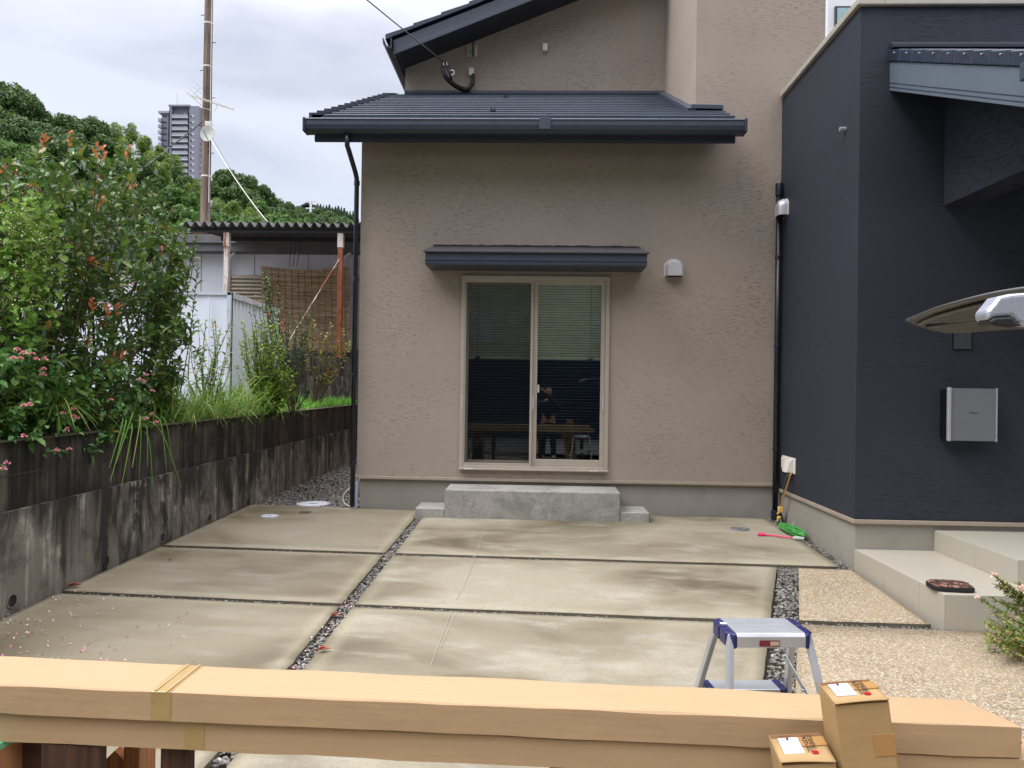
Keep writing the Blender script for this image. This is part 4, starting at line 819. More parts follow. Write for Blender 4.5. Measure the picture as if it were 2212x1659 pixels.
# ================================================================ LEAVES
class LF:
    def __init__(s): s.v = []; s.f = []
    def leaf(s, p, d, up, L, W, fold=.22, droop=.25):
        d = Vector(d).normalized(); sd_ = d.cross(Vector(up)); 
        if sd_.length < 1e-3: sd_ = d.cross(Vector((1, 0, .3)))
        sd_.normalize(); n = sd_.cross(d); b = len(s.v); p = Vector(p)
        def P(t, w, h): return tuple(p+d*(L*t)+sd_*(W*w)+n*(W*h)-ZZ*(L*droop*t*t))
        s.v += [P(0, 0, 0), P(.3, -.42, fold), P(.66, -.4, fold), P(1, 0, 0), P(.66, .4, fold), P(.3, .42, fold), P(.33, 0, 0), P(.68, 0, 0)]
        s.f += [(b, b+6, b+1), (b+1, b+6, b+7, b+2), (b+2, b+7, b+3), (b, b+5, b+6), (b+5, b+4, b+7, b+6), (b+4, b+3, b+7)]
    def blade(s, p, d, L, W, bend, n=6, side=None):
        p = Vector(p); d = Vector(d).normalized(); h = Vector((d.x, d.y, 0)); h = h.normalized() if h.length > .01 else Vector((1, 0, 0)); sd_ = Vector((-h.y, h.x, 0)); b = len(s.v)
        for i in range(n+1):
            t = i/n; q = p+d*(L*t)+h*(L*bend*.5*t*t)-ZZ*(L*bend*t*t); w_ = W*(1-t**1.6)*.5+.0004; s.v += [tuple(q-sd_*w_), tuple(q+sd_*w_)]
            if i: s.f.append((b+2*i-2, b+2*i-1, b+2*i+1, b+2*i))
    def build(s, name, mat, parent=None):
        m = MB(); m.v = s.v; m.f = s.f; return m.build(name, mat, parent, smooth=True, fix=False)
def inpoly(x, y, P):
    r = False; j = len(P)-1
    for i in range(len(P)):
        if (P[i][1] > y) != (P[j][1] > y) and x < (P[j][0]-P[i][0])*(y-P[i][1])/(P[j][1]-P[i][1])+P[i][0]: r = not r
        j = i
    return r
def rv(rnd, s=1): return Vector((rnd.uniform(-s, s), rnd.uniform(-s, s), rnd.uniform(-s, s)))
def twig(rnd, st, lf, red, root, tip, r=.006, nl=18, L=.085, W=.036, span=.55, pred=.12, wob=.12, ang=.9, tipup=True):
    root = Vector(root); tip = Vector(tip); mid = root.lerp(tip, .5)+rv(rnd, wob); mid.z -= .05*(tip-root).length
    pts = smoothp([root, mid, tip], 5); st.tube(pts, [r*(1-.75*i/(len(pts)-1)) for i in range(len(pts))], 5, cap=False)
    ln = (tip-root).length; n = len(pts)-1
    for i in range(nl):
        t = 1-span*(i/nl)**1.0; q = t*n; k = min(int(q), n-1); p = pts[k].lerp(pts[k+1], q-k); ax = (pts[k+1]-pts[k]).normalized()
        a = i*2.4+rnd.random(); u = ax.cross(Vector((.3, .2, 1)) if abs(ax.z) < .9 else Vector((1, 0, 0))).normalized(); v = ax.cross(u)
        d = ax*(ang+rnd.uniform(-.3, .3)+(.6 if i < 4 else 0))+(u*math.cos(a)+v*math.sin(a)); 
        s_ = rnd.uniform(.7, 1.15)*(.75 if i < 2 else 1)
        isr_ = i < 5 and red is not None and pred > 0; s_ *= .82 if isr_ else 1
        (red if isr_ else lf).leaf(p, d, ZZ+rv(rnd, .5), L*s_, W*s_, rnd.uniform(.1, .35), rnd.uniform(.0, .35))
rnd = random.Random(11)
# big photinia shrub
shrub = thing('photinia_shrub', 'large leafy shrub with red young leaf tips above the retaining wall', 'shrub', (-4.2, 6, .9))
PB = [(-320, 420), (-60, 370), (0, 378), (18, 360), (45, 400), (75, 345), (90, 298), (115, 320), (150, 288), (180, 300), (205, 330), (245, 315), (262, 340), (300, 325), (318, 345), (335, 400), (350, 470), (395, 540), (418, 600), (390, 660), (372, 760), (352, 880), (330, 930), (100, 950), (-320, 980)]
st, lf, red = MB(), LF(), LF(); cnt = 0
while cnt < 900:
    x = rnd.uniform(-320, 440); y = rnd.uniform(280, 940)
    if not inpoly(x, y, PB): continue
    Y = rnd.uniform(4.7, 7.6) if x < 330 else rnd.uniform(6.4, 8.2); p = aY(x, y, Y)
    if p.x > WX(Y)+.1 or p.z < 1.0: continue
    k = (rnd.uniform(-.5, .3), rnd.uniform(-.5, .5)); root = Vector((min(p.x+k[0], WX(Y)-.15), p.y+k[1], max(.95, p.z-rnd.uniform(.05, .55))))
    R_ = red if (rnd.random() < .012) else None
    twig(rnd, st, lf, R_, root, p, .005, 20, .1, .046, .75, 1 if R_ else 0); cnt += 1
for i in range(130):
    x = rnd.uniform(325, 398)+rnd.gauss(0, 5); y = rnd.uniform(570, 905); Y = rnd.uniform(6.9, 8.3); p = aY(x, y, Y)
    if p.x > WX(Y)+.15 or (x > 375 and y < 640): continue
    twig(rnd, st, lf, None, Vector((p.x-rnd.uniform(0, .4), p.y+rnd.uniform(-.4, .4), max(.95, p.z-rnd.uniform(.05, .5)))), p, .005, 19, .1, .046, .8, 0)
tips = [(97, 293, 1), (153, 287, 1), (84, 318, 0), (247, 312, 1), (312, 320, 1), (285, 318, 1), (12, 352, 1), (30, 372, 1), (60, 406, 1), (83, 408, 1), (0, 455, 1), (316, 410, 0), (287, 395, 1), (205, 395, 1), (220, 430, 1), (165, 515, 1), (203, 560, 1), (355, 525, 1), (405, 500, 0), (447, 512, 0), (372, 553, 1), (430, 575, 0), (312, 665, 1), (292, 660, 1), (330, 650, 1), (365, 630, 0), (120, 735, 1), (190, 735, 1), (245, 770, 1), (268, 765, 1), (362, 590, 0), (408, 455, 0), (440, 540, 0), (335, 470, 0), (372, 395, 0), (342, 360, 0)]
for x, y, isr in tips:
    Y = rnd.uniform(5.2, 6.2) if x < 340 else rnd.uniform(6.8, 7.4); p = aY(x, y, Y); p.x = min(p.x, WX(Y)+.05); 
    root = Vector((p.x-rnd.uniform(.15, .5), p.y+rnd.uniform(-.2, .2), max(1., p.z-rnd.uniform(1.1, 1.5))))
    twig(rnd, st, lf, red if isr else None, root, p, .007, 24, .09, .04, .6, 1, .05)
for i in range(16):
    x = rnd.uniform(-5.2, -3.7); y = rnd.uniform(5, 7.3); st.tube(smoothp([(x, y, .9), (x+rnd.uniform(-.2, .2), y, 1.7), (x+rnd.uniform(-.3, .5), y, rnd.uniform(2.4, 3.2))], 5), [.02*(1-.06*k) for k in range(11)], 6)
st.build('stems', M_STEM, shrub, smooth=True, fix=False); lf.build('leaves', M_LEAF, shrub); red.build('young_leaves', M_LEAFR, shrub)
# vine with pale seed heads
vine = thing('climbing_vine', 'bright green climbing vine with pale seed heads over the big shrub', 'vine', (-4.2, 5, 1.8)); st, lf, sd2 = MB(), LF(), LF(); PV = [(-200, 450), (20, 440), (70, 445), (120, 410), (170, 420), (190, 470), (185, 560), (130, 640), (60, 700), (-200, 700)]
c_ = 0
while c_ < 115:
    x = rnd.uniform(-200, 190); y = rnd.uniform(405, 700)
    if not inpoly(x, y, PV) or rnd.random() < (y-430)/420: continue
    Y = rnd.uniform(4.5, 5.0); p = aY(x, y, Y); p.x = min(p.x, WX(Y)+.05)
    twig(rnd, st, lf, None, p+Vector((-.1, .2, -.25)), p, .003, 9, .072, .06, .9, 0, .05, .3)
    if rnd.random() < .6:
        for k in range(26): q = p+rv(rnd, .07); sd2.leaf(q, rv(rnd), ZZ, .012, .01)
    c_ += 1
st.build('stems', M_STEMG, vine, fix=False); lf.build('leaves', M_LEAFV, vine); sd2.build('seed_heads', M_SEED, vine)
# lantana spilling over the wall
lan = thing('lantana', 'pink flowering lantana spilling over the top of the retaining wall', 'plant', (-3.5, 4.8, 1)); st, lf = MB(), LF()
PLn = [(-300, 760), (0, 730), (60, 740), (95, 790), (150, 800), (220, 790), (300, 800), (318, 850), (318, 925), (230, 955), (150, 985), (80, 975), (0, 990), (-300, 1010)]
c_ = 0
while c_ < 380:
    x = rnd.uniform(-300, 320); y = rnd.uniform(735, 1005)
    if not inpoly(x, y, PLn): continue
    Y = rnd.uniform(4.2, 5.6); p = aX(x, y, WX(Y)+rnd.uniform(-.5, .08)); 
    if p.y > 8 or p.y < 2: continue
    twig(rnd, st, lf, None, p+Vector((-rnd.uniform(.15, .45), rnd.uniform(-.1, .3), -rnd.uniform(-.05, .25))), p, .004, 14, .07, .05, .8, 0, .05, .35); c_ += 1
def flower(p, r=.022, fl=None, par=None, nm='flower'):
    own = par is not None; fl = LF() if own else fl
    for k in range(22):
        a = rnd.random()*6.28; e = rnd.random()**.6*1.4; d = Vector((math.sin(e)*math.cos(a), math.sin(e)*math.sin(a)-.35, math.cos(e))).normalized(); fl.leaf(p+d*r*.55, d+rv(rnd, .8), d, .012, .014, .0, 0)
    if own: fl.build(nm, M_PINK if nm == 'flower' else M_BLOS, par)
M_BLOS = isl('white_pink_petal', [(0, S(240, 214, 206)), (1, S(236, 196, 176))], .6)
for x, y in [(26, 777), (42, 784), (18, 796), (33, 797), (60, 787), (68, 798), (88, 797), (84, 820), (83, 832), (55, 898), (41, 901), (127, 918), (150, 908), (150, 924), (156, 928), (137, 953), (42, 968), (140, 998), (112, 999), (303, 846), (309, 832), (321, 868), (309, 930), (322, 918), (330, 936), (232, 888), (5, 1028), (-4, 1040), (293, 842)]:
    q = y*1.0; Yp = aX(x, q*.975, WX(5)+.06); p = Yp; flower(Vector((p.x+.03, p.y, p.z)), .024, par=lan)
    twig(rnd, st, lf, None, p+Vector((-.3, .1, -.08)), p, .003, 5, .05, .034, .4, 0, .02, .3)
st.build('stems', M_STEMG, lan, fix=False); lf.build('leaves', M_LEAFL, lan)
# grasses
def grass_patch(name, label, n, fn, L, W, mat, bend=(.2, .7), kind='stuff'):
    lf = LF()
    for i in range(n):
        p = fn()
        if p is None: continue
        l_ = rnd.uniform(*L); lf.blade(p, (rnd.uniform(-.5, .5), rnd.uniform(-.5, .5), 1), l_, W*rnd.uniform(.6, 1.2), rnd.uniform(*bend))
    o = lf.build(name, mat); tag(o, label, 'grass', kind=kind); return o
def tuft_at(cx, cy, r): return lambda: Vector((cx+rnd.gauss(0, r), cy+rnd.gauss(0, r), .95))
def stuff_multi(name, label, specs, mat):
    lf = LF()
    for (cx, cy, r, n, L, W, bend) in specs:
        for i in range(n):
            p = Vector((min(cx+rnd.gauss(0, r), WX(cy)-.05), cy+rnd.gauss(0, r), .93)); d = Vector((rnd.uniform(-.5, .5), rnd.uniform(-.5, .5), 1)); lf.blade(p, d, rnd.uniform(*L), W*rnd.uniform(.6, 1.2), rnd.uniform(*bend), 7)
    o = lf.build(name, mat); tag(o, label, 'grass', kind='stuff'); return o
sp_ = [(-3.65, 7.0+i*.33, .16, 80, (.5, 1.15), .015, (.3, .9)) for i in range(9)]+[(-3.9, 8.2+i*.5, .3, 90, (.4, .9), .015, (.2, .8)) for i in range(6)]
stuff_multi('tall_grass', 'tall arching grass and weeds growing behind the retaining wall', sp_, M_GRASS)
lf = LF()
for i in range(1500):
    y = rnd.uniform(9.5, 15.3); x = rnd.uniform(-6.2, WX(y)-.15); lf.blade((x, y, .95+.12*(y-2)/13.6-.03), (rnd.uniform(-.5, .5), rnd.uniform(-.5, .5), 1), rnd.uniform(.12, .3), .012, rnd.uniform(.1, .6), 4)
for i in range(2600):
    y = rnd.uniform(11.5, 15.3); x = rnd.uniform(-5.0, WX(y)-.15); lf.blade((x, y, .95+.12*(y-2)/13.6-.03), (rnd.uniform(-.5, .5), rnd.uniform(-.5, .5), 1), rnd.uniform(.1, .26), .012, rnd.uniform(.1, .6), 4)
tag(lf.build('lawn_grass', M_GRASSL), 'bright green grass in the vacant lot beyond the retaining wall', 'grass', kind='stuff')
# blades hanging over the wall and arching in front of the shrub
lf = LF()
for x0, y0, x1, y1 in [(270, 900, 238, 1040), (280, 910, 262, 1050), (290, 900, 300, 1035), (300, 915, 318, 1010), (310, 905, 392, 1055), (325, 895, 360, 1020), (285, 890, 250, 1000), (295, 895, 285, 1010), (335, 900, 372, 1000), (262, 905, 236, 1010), (430, 890, 465, 905), (300, 930, 330, 1050)]:
    a = aX(x0, y0, WX(5.7)-.05); b = aX(x1, y1, WX(5.7)+.12); mid = a.lerp(b, .35)+Vector((.06, -.04, .1)); pts = smoothp([a, mid, b], 6); s_ = len(lf.v)
    for i, p in enumerate(pts):
        t = i/(len(pts)-1); w_ = .009*(1-t**2)+.0005; lf.v += [tuple(p+Vector((0, -w_, 0))), tuple(p+Vector((.003, w_, 0)))]
        if i: lf.f.append((s_+2*i-2, s_+2*i-1, s_+2*i+1, s_+2*i))
for i in range(110):
    x = rnd.uniform(60, 330); a = aY(x, rnd.uniform(900, 940), 5.2); a.x = min(a.x, WX(5.2)-.1); lf.blade(a, (rnd.uniform(-.5, .6), -.3, 1.2), rnd.uniform(.35, .75), .012, rnd.uniform(.4, 1.1), 8)
tag(lf.build('hanging_grass', M_GRASS), 'long grass blades drooping over the dark retaining wall', 'grass', kind='stuff')
# thin straggly shrubs by the container
def shrubby(name, label, cat_, base, tips_, mat, mats=M_STEM, nl=16, L=.045, W=.024, r=.007, span=.8, redm=None, pred=0, wob=.06, loc=None):
    t = thing(name, label, cat_, tuple(base)); st, lf, rd = MB(), LF(), LF()
    for tp in tips_:
        p = aY(tp[0], tp[1], tp[2] if len(tp) > 2 else base[1]+rnd.uniform(-.2, .2)); b = Vector(base)+Vector((rnd.uniform(-.05, .05), rnd.uniform(-.05, .05), 0)); b = b.lerp(p, rnd.uniform(0, .35)) if rnd.random() < .6 else b
        twig(rnd, st, lf, rd if (redm and rnd.random() < pred) else None, b, p, r, nl, L, W, span, 1, wob, .5)
    st.build('stems', mats, t, fix=False); lf.build('leaves', mat, t)
    if redm and rd.v: rd.build('young_leaves', redm, t)
    return t
Yc = 9.6; bx_ = aY(575, 880, Yc)
tp = [(rnd.gauss(570, 34), rnd.uniform(690, 870)) for _ in range(110)]+[(rnd.gauss(600, 22), rnd.uniform(790, 870)) for _ in range(45)]
shrubby('green_shrub', 'bushy bright green shrub beside the container corner', 'shrub', (bx_.x, Yc, .98), tp, M_LEAFS, L=.065, W=.034, nl=26, span=.95)
tp = [(548, 640), (566, 655), (542, 668), (580, 668), (560, 690), (590, 700), (572, 720), (545, 735), (585, 745), (560, 760), (600, 660), (612, 690)]*2
shrubby('red_tipped_shrub', 'slender shrub with bright red tips standing before the container', 'shrub', (bx_.x-.05, Yc+.5, .98), [(x+rnd.uniform(-6, 6), y+rnd.uniform(-5, 10)) for x, y in tp], M_LEAF, L=.06, W=.028, nl=26, redm=plain('crimson_tip', S(214, 62, 50), .5), pred=.3)
tp = [(625, 677), (650, 680), (665, 678), (640, 695), (618, 705), (652, 720), (640, 735), (660, 715), (610, 760), (665, 845), (640, 840), (620, 835), (600, 620), (572, 585), (576, 600), (570, 620), (578, 640), (574, 660), (568, 590), (580, 610)]
shrubby('spreading_shrub', 'shrub with long sideways sprays reaching across the reed screen', 'shrub', (bx_.x+.1, Yc+.8, .98), tp+tp, plain('small_leaf', S(70, 116, 48), .5, 0, .3, 20), L=.045, W=.026, nl=40, span=.6)
tp = [(x+rnd.uniform(-6, 6), y+rnd.uniform(-6, 6)) for x, y in [(430, 690), (455, 700), (478, 712), (410, 720), (492, 730), (440, 745), (462, 760), (415, 780), (485, 775), (445, 700), (500, 700), (470, 690), (425, 760), (450, 800), (480, 820), (405, 750), (430, 820)]]*2
shrubby('straggly_shrub', 'thin straggly shrub with a few red leaves in front of the container doors', 'shrub', (aY(450, 880, 8.9).x, 8.9, .98), tp, M_LEAFS, L=.065, W=.036, nl=12, span=.6, redm=M_LEAFR, pred=.1, wob=.15)
tp = [(690, 720, 13), (672, 705, 13), (700, 735, 13.1), (665, 735, 13), (715, 700, 13), (735, 735, 13.1), (748, 745, 13.1), (742, 712, 13), (722, 745, 13), (700, 800, 13), (690, 815, 13), (715, 790, 13), (705, 820, 13), (656, 738, 13), (755, 738, 13), (680, 795, 13), (728, 800, 13), (676, 690, 13), (708, 722, 13)]
shrubby('leaning_sapling', 'leaning young tree with yellowing leaves before the dark block wall', 'tree', (aY(682, 862, 13).x, 13, 1.02), tp, M_LEAFY, M_TRUNK, nl=16, L=.09, W=.058, span=.4, r=.014, wob=.08)
# shrubs at the right edge by the steps
rb = gd(2190, 1400)
tp = [(rnd.uniform(2120, 2260), rnd.uniform(1322, 1405)) for _ in range(90)]+[(2130, 1385), (2125, 1360), (2200, 1412), (2205, 1420), (2150, 1330), (2140, 1318), (2210, 1325)]
p0 = (3.35, 4.85, gz(3.35, 4.85)-.02)
shrubby('abelia_shrub', 'low green shrub growing at the front corner of the tiled steps', 'shrub', p0, [(x, y, rnd.uniform(4.45, 5.0)) for x, y in tp], M_LEAFA, L=.03, W=.016, nl=24, span=.9, r=.004)
tp = [(2148, 1245), (2160, 1255), (2175, 1262), (2190, 1275), (2205, 1280), (2115, 1292), (2140, 1290), (2165, 1300), (2185, 1305), (2200, 1262), (2212, 1290), (2170, 1275), (2150, 1262), (2225, 1270), (2225, 1300), (2195, 1300)]
ab = shrubby('flowering_abelia', 'flowering branch with small white pink blossoms over the tiled step', 'shrub', (3.75, 4.7, gz(3.7, 4.7)-.02), [(x+rnd.uniform(-4, 4), y+rnd.uniform(-4, 4), 4.75) for x, y in tp*3], M_LEAFA, L=.03, W=.016, nl=26, span=.5, r=.004)
fl = LF()
for x, y in [(2148, 1240), (2143, 1244), (2205, 1272), (2212, 1268), (2198, 1270), (2112, 1292), (2210, 1278), (2200, 1420), (2212, 1415)]: flower(aY(x, y, 4.72), .014, par=ab, nm='blossom')
bed = struct(MB().poly((3.05, 5.1, gz(3, 5)+.004), (3.15, 4.75, gz(3, 4.7)+.004), (3.9, 4.25, gz(4, 4.2)+.004), (5.2, 4.2, gz(5, 4.2)+.004), (5.2, 5.13, gz(5, 5.1)+.004)).build('planting_bed', plain('dark_soil', S(38, 32, 26), .95, 0, .3, 20), fix=False))
# ================================================================ WOODED HILL
def crown_mesh(kind, seed, n=2600):
    r = random.Random(seed); V = []; Fs = []
    lumps = []
    if kind in ('broad', 'vine'):
        for i in range(26): a = r.random()*6.28; e = r.uniform(-1.1, 1.25); R_ = .62; lumps.append((Vector((R_*math.cos(a)*math.cos(e), R_*math.sin(a)*math.cos(e), R_*math.sin(e)*.95)), r.uniform(.2, .42)))
        lumps.append((Vector((0, 0, .1)), .6))
    elif kind == 'bamboo':
        for i in range(26): a = r.random()*6.28; q = r.uniform(0, .6); lumps.append((Vector((q*math.cos(a), q*math.sin(a), r.uniform(-.6, .75-q*.5))), r.uniform(.16, .3)))
        lumps.append((Vector((0, 0, 0)), .5))
    else:
        for i in range(24): h = i/24; a = i*2.4; q = .42*(1-h)+.04; lumps.append((Vector((q*math.cos(a)*.7, q*math.sin(a)*.7, -.8+h*1.75)), q*.62+.04))
    tot = sum(l[1]**2 for l in lumps)
    for c, R_ in lumps:
        for i in range(int(n*R_*R_/tot)+3):
            a = r.random()*6.28; u = r.uniform(-.75, 1); q = math.sqrt(1-u*u); d = Vector((q*math.cos(a), q*math.sin(a), u)); p = c+d*R_*r.uniform(.72, 1.1)
            s_ = r.uniform(.035, .075)*(1.25 if kind != 'bamboo' else .95); t = (rv(r, 1)+d*.3).normalized(); b_ = d.cross(t).normalized(); 
            if kind == 'bamboo': t = (Vector((d.x, d.y, -.1))+rv(r, .5)).normalized()*1.7; b_ = d.cross(t).normalized()*.42
            b = len(V); t = t*s_; b_ = b_*s_
            V += [tuple(p-t*.9), tuple(p-b_*.7-d*.015), tuple(p+t-d*.01), tuple(p+b_*.75-d*.01)]; Fs.append((b, b+1, b+2, b+3))
    me = bpy.data.meshes.new('crown'); me.from_pydata(V, [], Fs); me.materials.append(M_CROWN[kind]); return me
CM = {k: [crown_mesh(k, s, {'broad': 5200, 'vine': 4200, 'bamboo': 4600, 'cedar': 2200}[k]) for s in ((1, 2, 3) if k == 'broad' else (4, 5))] for k in M_CROWN}
tm = MB(); tm.tube([(0, 0, -2.6), (.03, 0, -1.2), (0, .02, -.2), (.02, 0, .5)], [.07, .05, .04, .015], 8)
for a in (.3, 2.2, 4.4): tm.tube([(0, .01, -.6), (.3*math.cos(a), .3*math.sin(a), .0), (.45*math.cos(a), .45*math.sin(a), .35)], [.03, .02, .008], 6)
tmesh = tm.build('trunk', M_TRUNK, smooth=True, fix=False); TME = tmesh.data; bpy.data.objects.remove(tmesh)
KN = {'broad': ('broadleaf_tree', 'dark green broadleaf tree'), 'vine': ('vine_covered_tree', 'bright green vine covered tree'), 'bamboo': ('bamboo_clump', 'pale feathery bamboo clump'), 'cedar': ('cedar_tree', 'dark pointed cedar tree')}
TREES = []
def tree(kind, px, py, Y, rpx, label, sx=1., sz=1.):      # top of the crown at (px, py), radius rpx
    R_ = rpx/F*Y; top = aY(px, py, Y); c = Vector((top.x, Y, top.z-R_*sz*.95)); nm, _ = KN[kind]
    t = thing(nm, label, 'tree', (c.x, c.y, c.z-2.5*R_*sz), 'trees on the wooded hillside' if kind != 'cedar' else 'cedars on the far ridge')
    me = rnd.choice(CM[kind]); o = bpy.data.objects.new('crown', me); k = bpy.data.objects.new('trunk', TME)
    for q in (o, k): SC.collection.objects.link(q); q.parent = t; q.location = (0, 0, 2.5*R_*sz)
    o.scale = (R_*sx, R_, R_*sz); k.scale = (R_, R_, R_*sz); o.rotation_euler = (0, 0, rnd.random()*6.28)
    TREES.append((c.x, c.y, c.z-(max(R_*1.7, 4.5) if Y > 60 and px > 430 else R_*.75)))
# left hillside, back row first
W1 = 'on the left hillside'
rows = [('broad', -100, 215, 68, 80), ('broad', -10, 228, 66, 70), ('broad', 50, 255, 64, 50), ('broad', 108, 285, 62, 44), ('broad', 165, 288, 70, 50), ('broad', 225, 292, 72, 44), ('bamboo', 268, 300, 72, 38), ('bamboo', 318, 326, 70, 36), ('bamboo', 352, 348, 68, 32), ('vine', 405, 412, 62, 34),
 ('broad', 508, 400, 80, 40), ('broad', 548, 412, 80, 36), ('broad', 600, 446, 90, 30), ('broad', 634, 452, 94, 26), ('broad', 676, 462, 100, 26), ('broad', 720, 468, 104, 26),
 ('broad', -140, 150, 74, 95), ('broad', -50, 170, 72, 85), ('broad', 18, 176, 70, 62), ('broad', 62, 210, 70, 46), ('broad', 86, 262, 66, 34), ('broad', 150, 247, 80, 50), ('broad', 205, 254, 82, 40),
 ('bamboo', 248, 262, 84, 34), ('bamboo', 282, 264, 82, 30), ('bamboo', 312, 292, 80, 34), ('bamboo', 345, 312, 78, 34), ('bamboo', 378, 332, 78, 30), ('broad', 362, 352, 74, 32), ('broad', 398, 378, 72, 30), ('bamboo', 424, 384, 70, 34),
 ('vine', 30, 300, 52, 60), ('vine', 75, 330, 50, 46), ('broad', 130, 300, 62, 44), ('broad', 190, 310, 66, 44), ('vine', 330, 368, 64, 36), ('broad', 300, 340, 62, 42), ('vine', 372, 400, 60, 40), ('broad', 250, 345, 58, 46),
 ('vine', -40, 380, 44, 70), ('broad', 60, 420, 42, 60), ('vine', 160, 400, 46, 56), ('broad', 240, 420, 46, 50), ('vine', 300, 420, 50, 44), ('broad', 350, 446, 48, 40), ('vine', 400, 440, 46, 38), ('broad', 330, 478, 42, 44), ('vine', 392, 478, 40, 40),
 ('broad', 488, 364, 84, 34), ('broad', 530, 376, 84, 38), ('broad', 462, 392, 82, 26), ('broad', 566, 400, 86, 30), ('broad', 590, 425, 92, 30), ('broad', 622, 437, 98, 26), ('vine', 560, 432, 74, 30),
 ('bamboo', 470, 425, 66, 34), ('bamboo', 505, 432, 66, 30), ('vine', 450, 448, 56, 30), ('vine', 492, 458, 50, 34), ('bamboo', 540, 446, 60, 34), ('vine', 585, 455, 50, 36), ('vine', 625, 462, 48, 30), ('vine', 560, 462, 46, 40), ('vine', 445, 484, 42, 30), ('vine', 655, 470, 52, 24), ('vine', 520, 470, 42, 30), ('vine', 480, 488, 40, 34), ('vine', 610, 474, 42, 34),
 ('broad', 650, 446, 118, 22), ('broad', 690, 448, 116, 24), ('broad', 664, 458, 96, 22), ('broad', 712, 456, 112, 26), ('broad', 738, 466, 110, 22), ('broad', 690, 468, 92, 26), ('broad', 735, 470, 90, 26), ('vine', 762, 474, 86, 22)]
seen = {}
ORD = 'first second third fourth fifth sixth seventh eighth ninth tenth eleventh twelfth thirteenth fourteenth'.split()
for kind, x, y, Y, r_ in rows:
    pos = 'above the big shrub at the left edge' if x < 60 else 'on the hillside above the big shrub' if x < 230 else 'left of the apartment tower' if x < 345 else 'below the apartment tower' if x < 428 else 'just right of the utility pole' if x < 520 else 'above the corrugated carport roof' if x < 640 else 'by the downpipe on the far slope'
    row = 'topmost' if y < 300 or (x > 430 and y < 445) else 'middle' if y < 405 or (x > 430 and y < 465) else 'lower'
    lab = f'{row} {KN[kind][1]} {pos}'; k_ = seen.get(lab, 0); seen[lab] = k_+1
    if k_: lab = f'{["", "next", "third", "fourth", "fifth", "sixth", "seventh", "eighth"][min(k_, 7)]} {lab}'
    tree(kind, x, y, Y, r_, lab)
for i in range(14): x = 686+i*6.4; tree('cedar', x, 436+i*1.6+rnd.uniform(-3, 4), 190, 9+rnd.uniform(-1, 2), f'{ORD[i]} dark pointed cedar from the left on the far ridge', 1.5, 1.5)
# terrain under the trees: rises to the left and away
def hz(x, y):
    a = b = 1e-9; z = 0
    for tx, ty, tz in TREES:
        d = 1/((x-tx)**2+(y-ty)**2+6)**1.6; z += tz*d; a += d
    z /= a; return max(1.9, z-2.0*min(1, max(0, y-26)/14)) if y > 34 else 1.9
def hillp(u, v): Y = 26+v**1.6*230; X = (-1.05+u*1.5)*Y; return X, Y
HP = {}
struct(grid(lambda u, v: (lambda q: (q[0], q[1], hz(q[0], q[1])))(hillp(u, v)), 60, 44, 'hill', M_HILL))
rr = random.Random(21); V_, F_ = [], []
for i in range(26000):
    u, v = rr.uniform(.2, .72), rr.random()**1.3*.8; X, Y = hillp(u, v)
    if Y < 34 or (Y > 58 and u > .5) or Y > 110: continue
    z = hz(X, Y) if i % 4 == 0 else z+rr.uniform(-.2, .2)
    if i % 4: X, Y = lx+rr.gauss(0, .8), ly+rr.gauss(0, .8)
    else: lx, ly = X, Y; z += rr.uniform(0, 1.4)
    if X/Y > -.43 and CY+8.5-(z+.9-H)/Y*F < 474: continue
    s_ = rr.uniform(.14, .34)*(Y/55)**.5; p = Vector((X, Y, z+rr.uniform(-.2, .6))); t = rv(rr).normalized(); b_ = t.cross(rv(rr)).normalized(); b = len(V_)
    V_ += [tuple(p-t*s_), tuple(p-b_*s_*.8), tuple(p+t*s_), tuple(p+b_*s_*.8)]; F_.append((b, b+1, b+2, b+3))
m = MB(); m.v = V_; m.f = F_; tag(m.build('undergrowth', isl('undergrowth_leaf', [(0, S(44, 72, 34)), (.5, S(66, 98, 42)), (1, S(96, 128, 56))], .6, .3, .2), fix=False), 'green undergrowth covering the hillside between the trees', 'undergrowth', kind='stuff')
# far house and pole on the ridge
fh = thing('distant_house', 'tiny dark roofed house on the far wooded ridge', 'house', tuple(aY(672, 470, 150)))
a, b, c = aY(641, 448, 150), aY(703, 450, 150), aY(662, 437, 150); m = MB(); m.prism([(a.x, 150, a.z), (c.x, 150, c.z), (b.x, 150, b.z), (b.x, 150, b.z-.35), (c.x, 150, c.z-.5), (a.x, 150, a.z-.35)], (0, 6, 0)); m.build('roof', M_DARKU, fh); MB().box(a.x+1, b.x-1.2, 150.4, 156, a.z-6, a.z+.1).build('wall', M_EAVE, fh)
dp_ = thing('utility_pole', 'small pale utility pole on the far ridge in front of the dark roof', 'utility pole', tuple(aY(671, 500, 130))); a, b = aY(671, 500, 130), aY(671.5, 431, 130); MB().tube([a, b], .2, 8).build('shaft', M_WWALL, dp_)
for z_ in (2, 9): c = b-ZZ*(z_*.17); MB().box(c.x-.9, c.x+.9, c.y-.1, c.y+.1, c.z-.08, c.z+.08).build('cross_arm', M_WWALL, dp_)
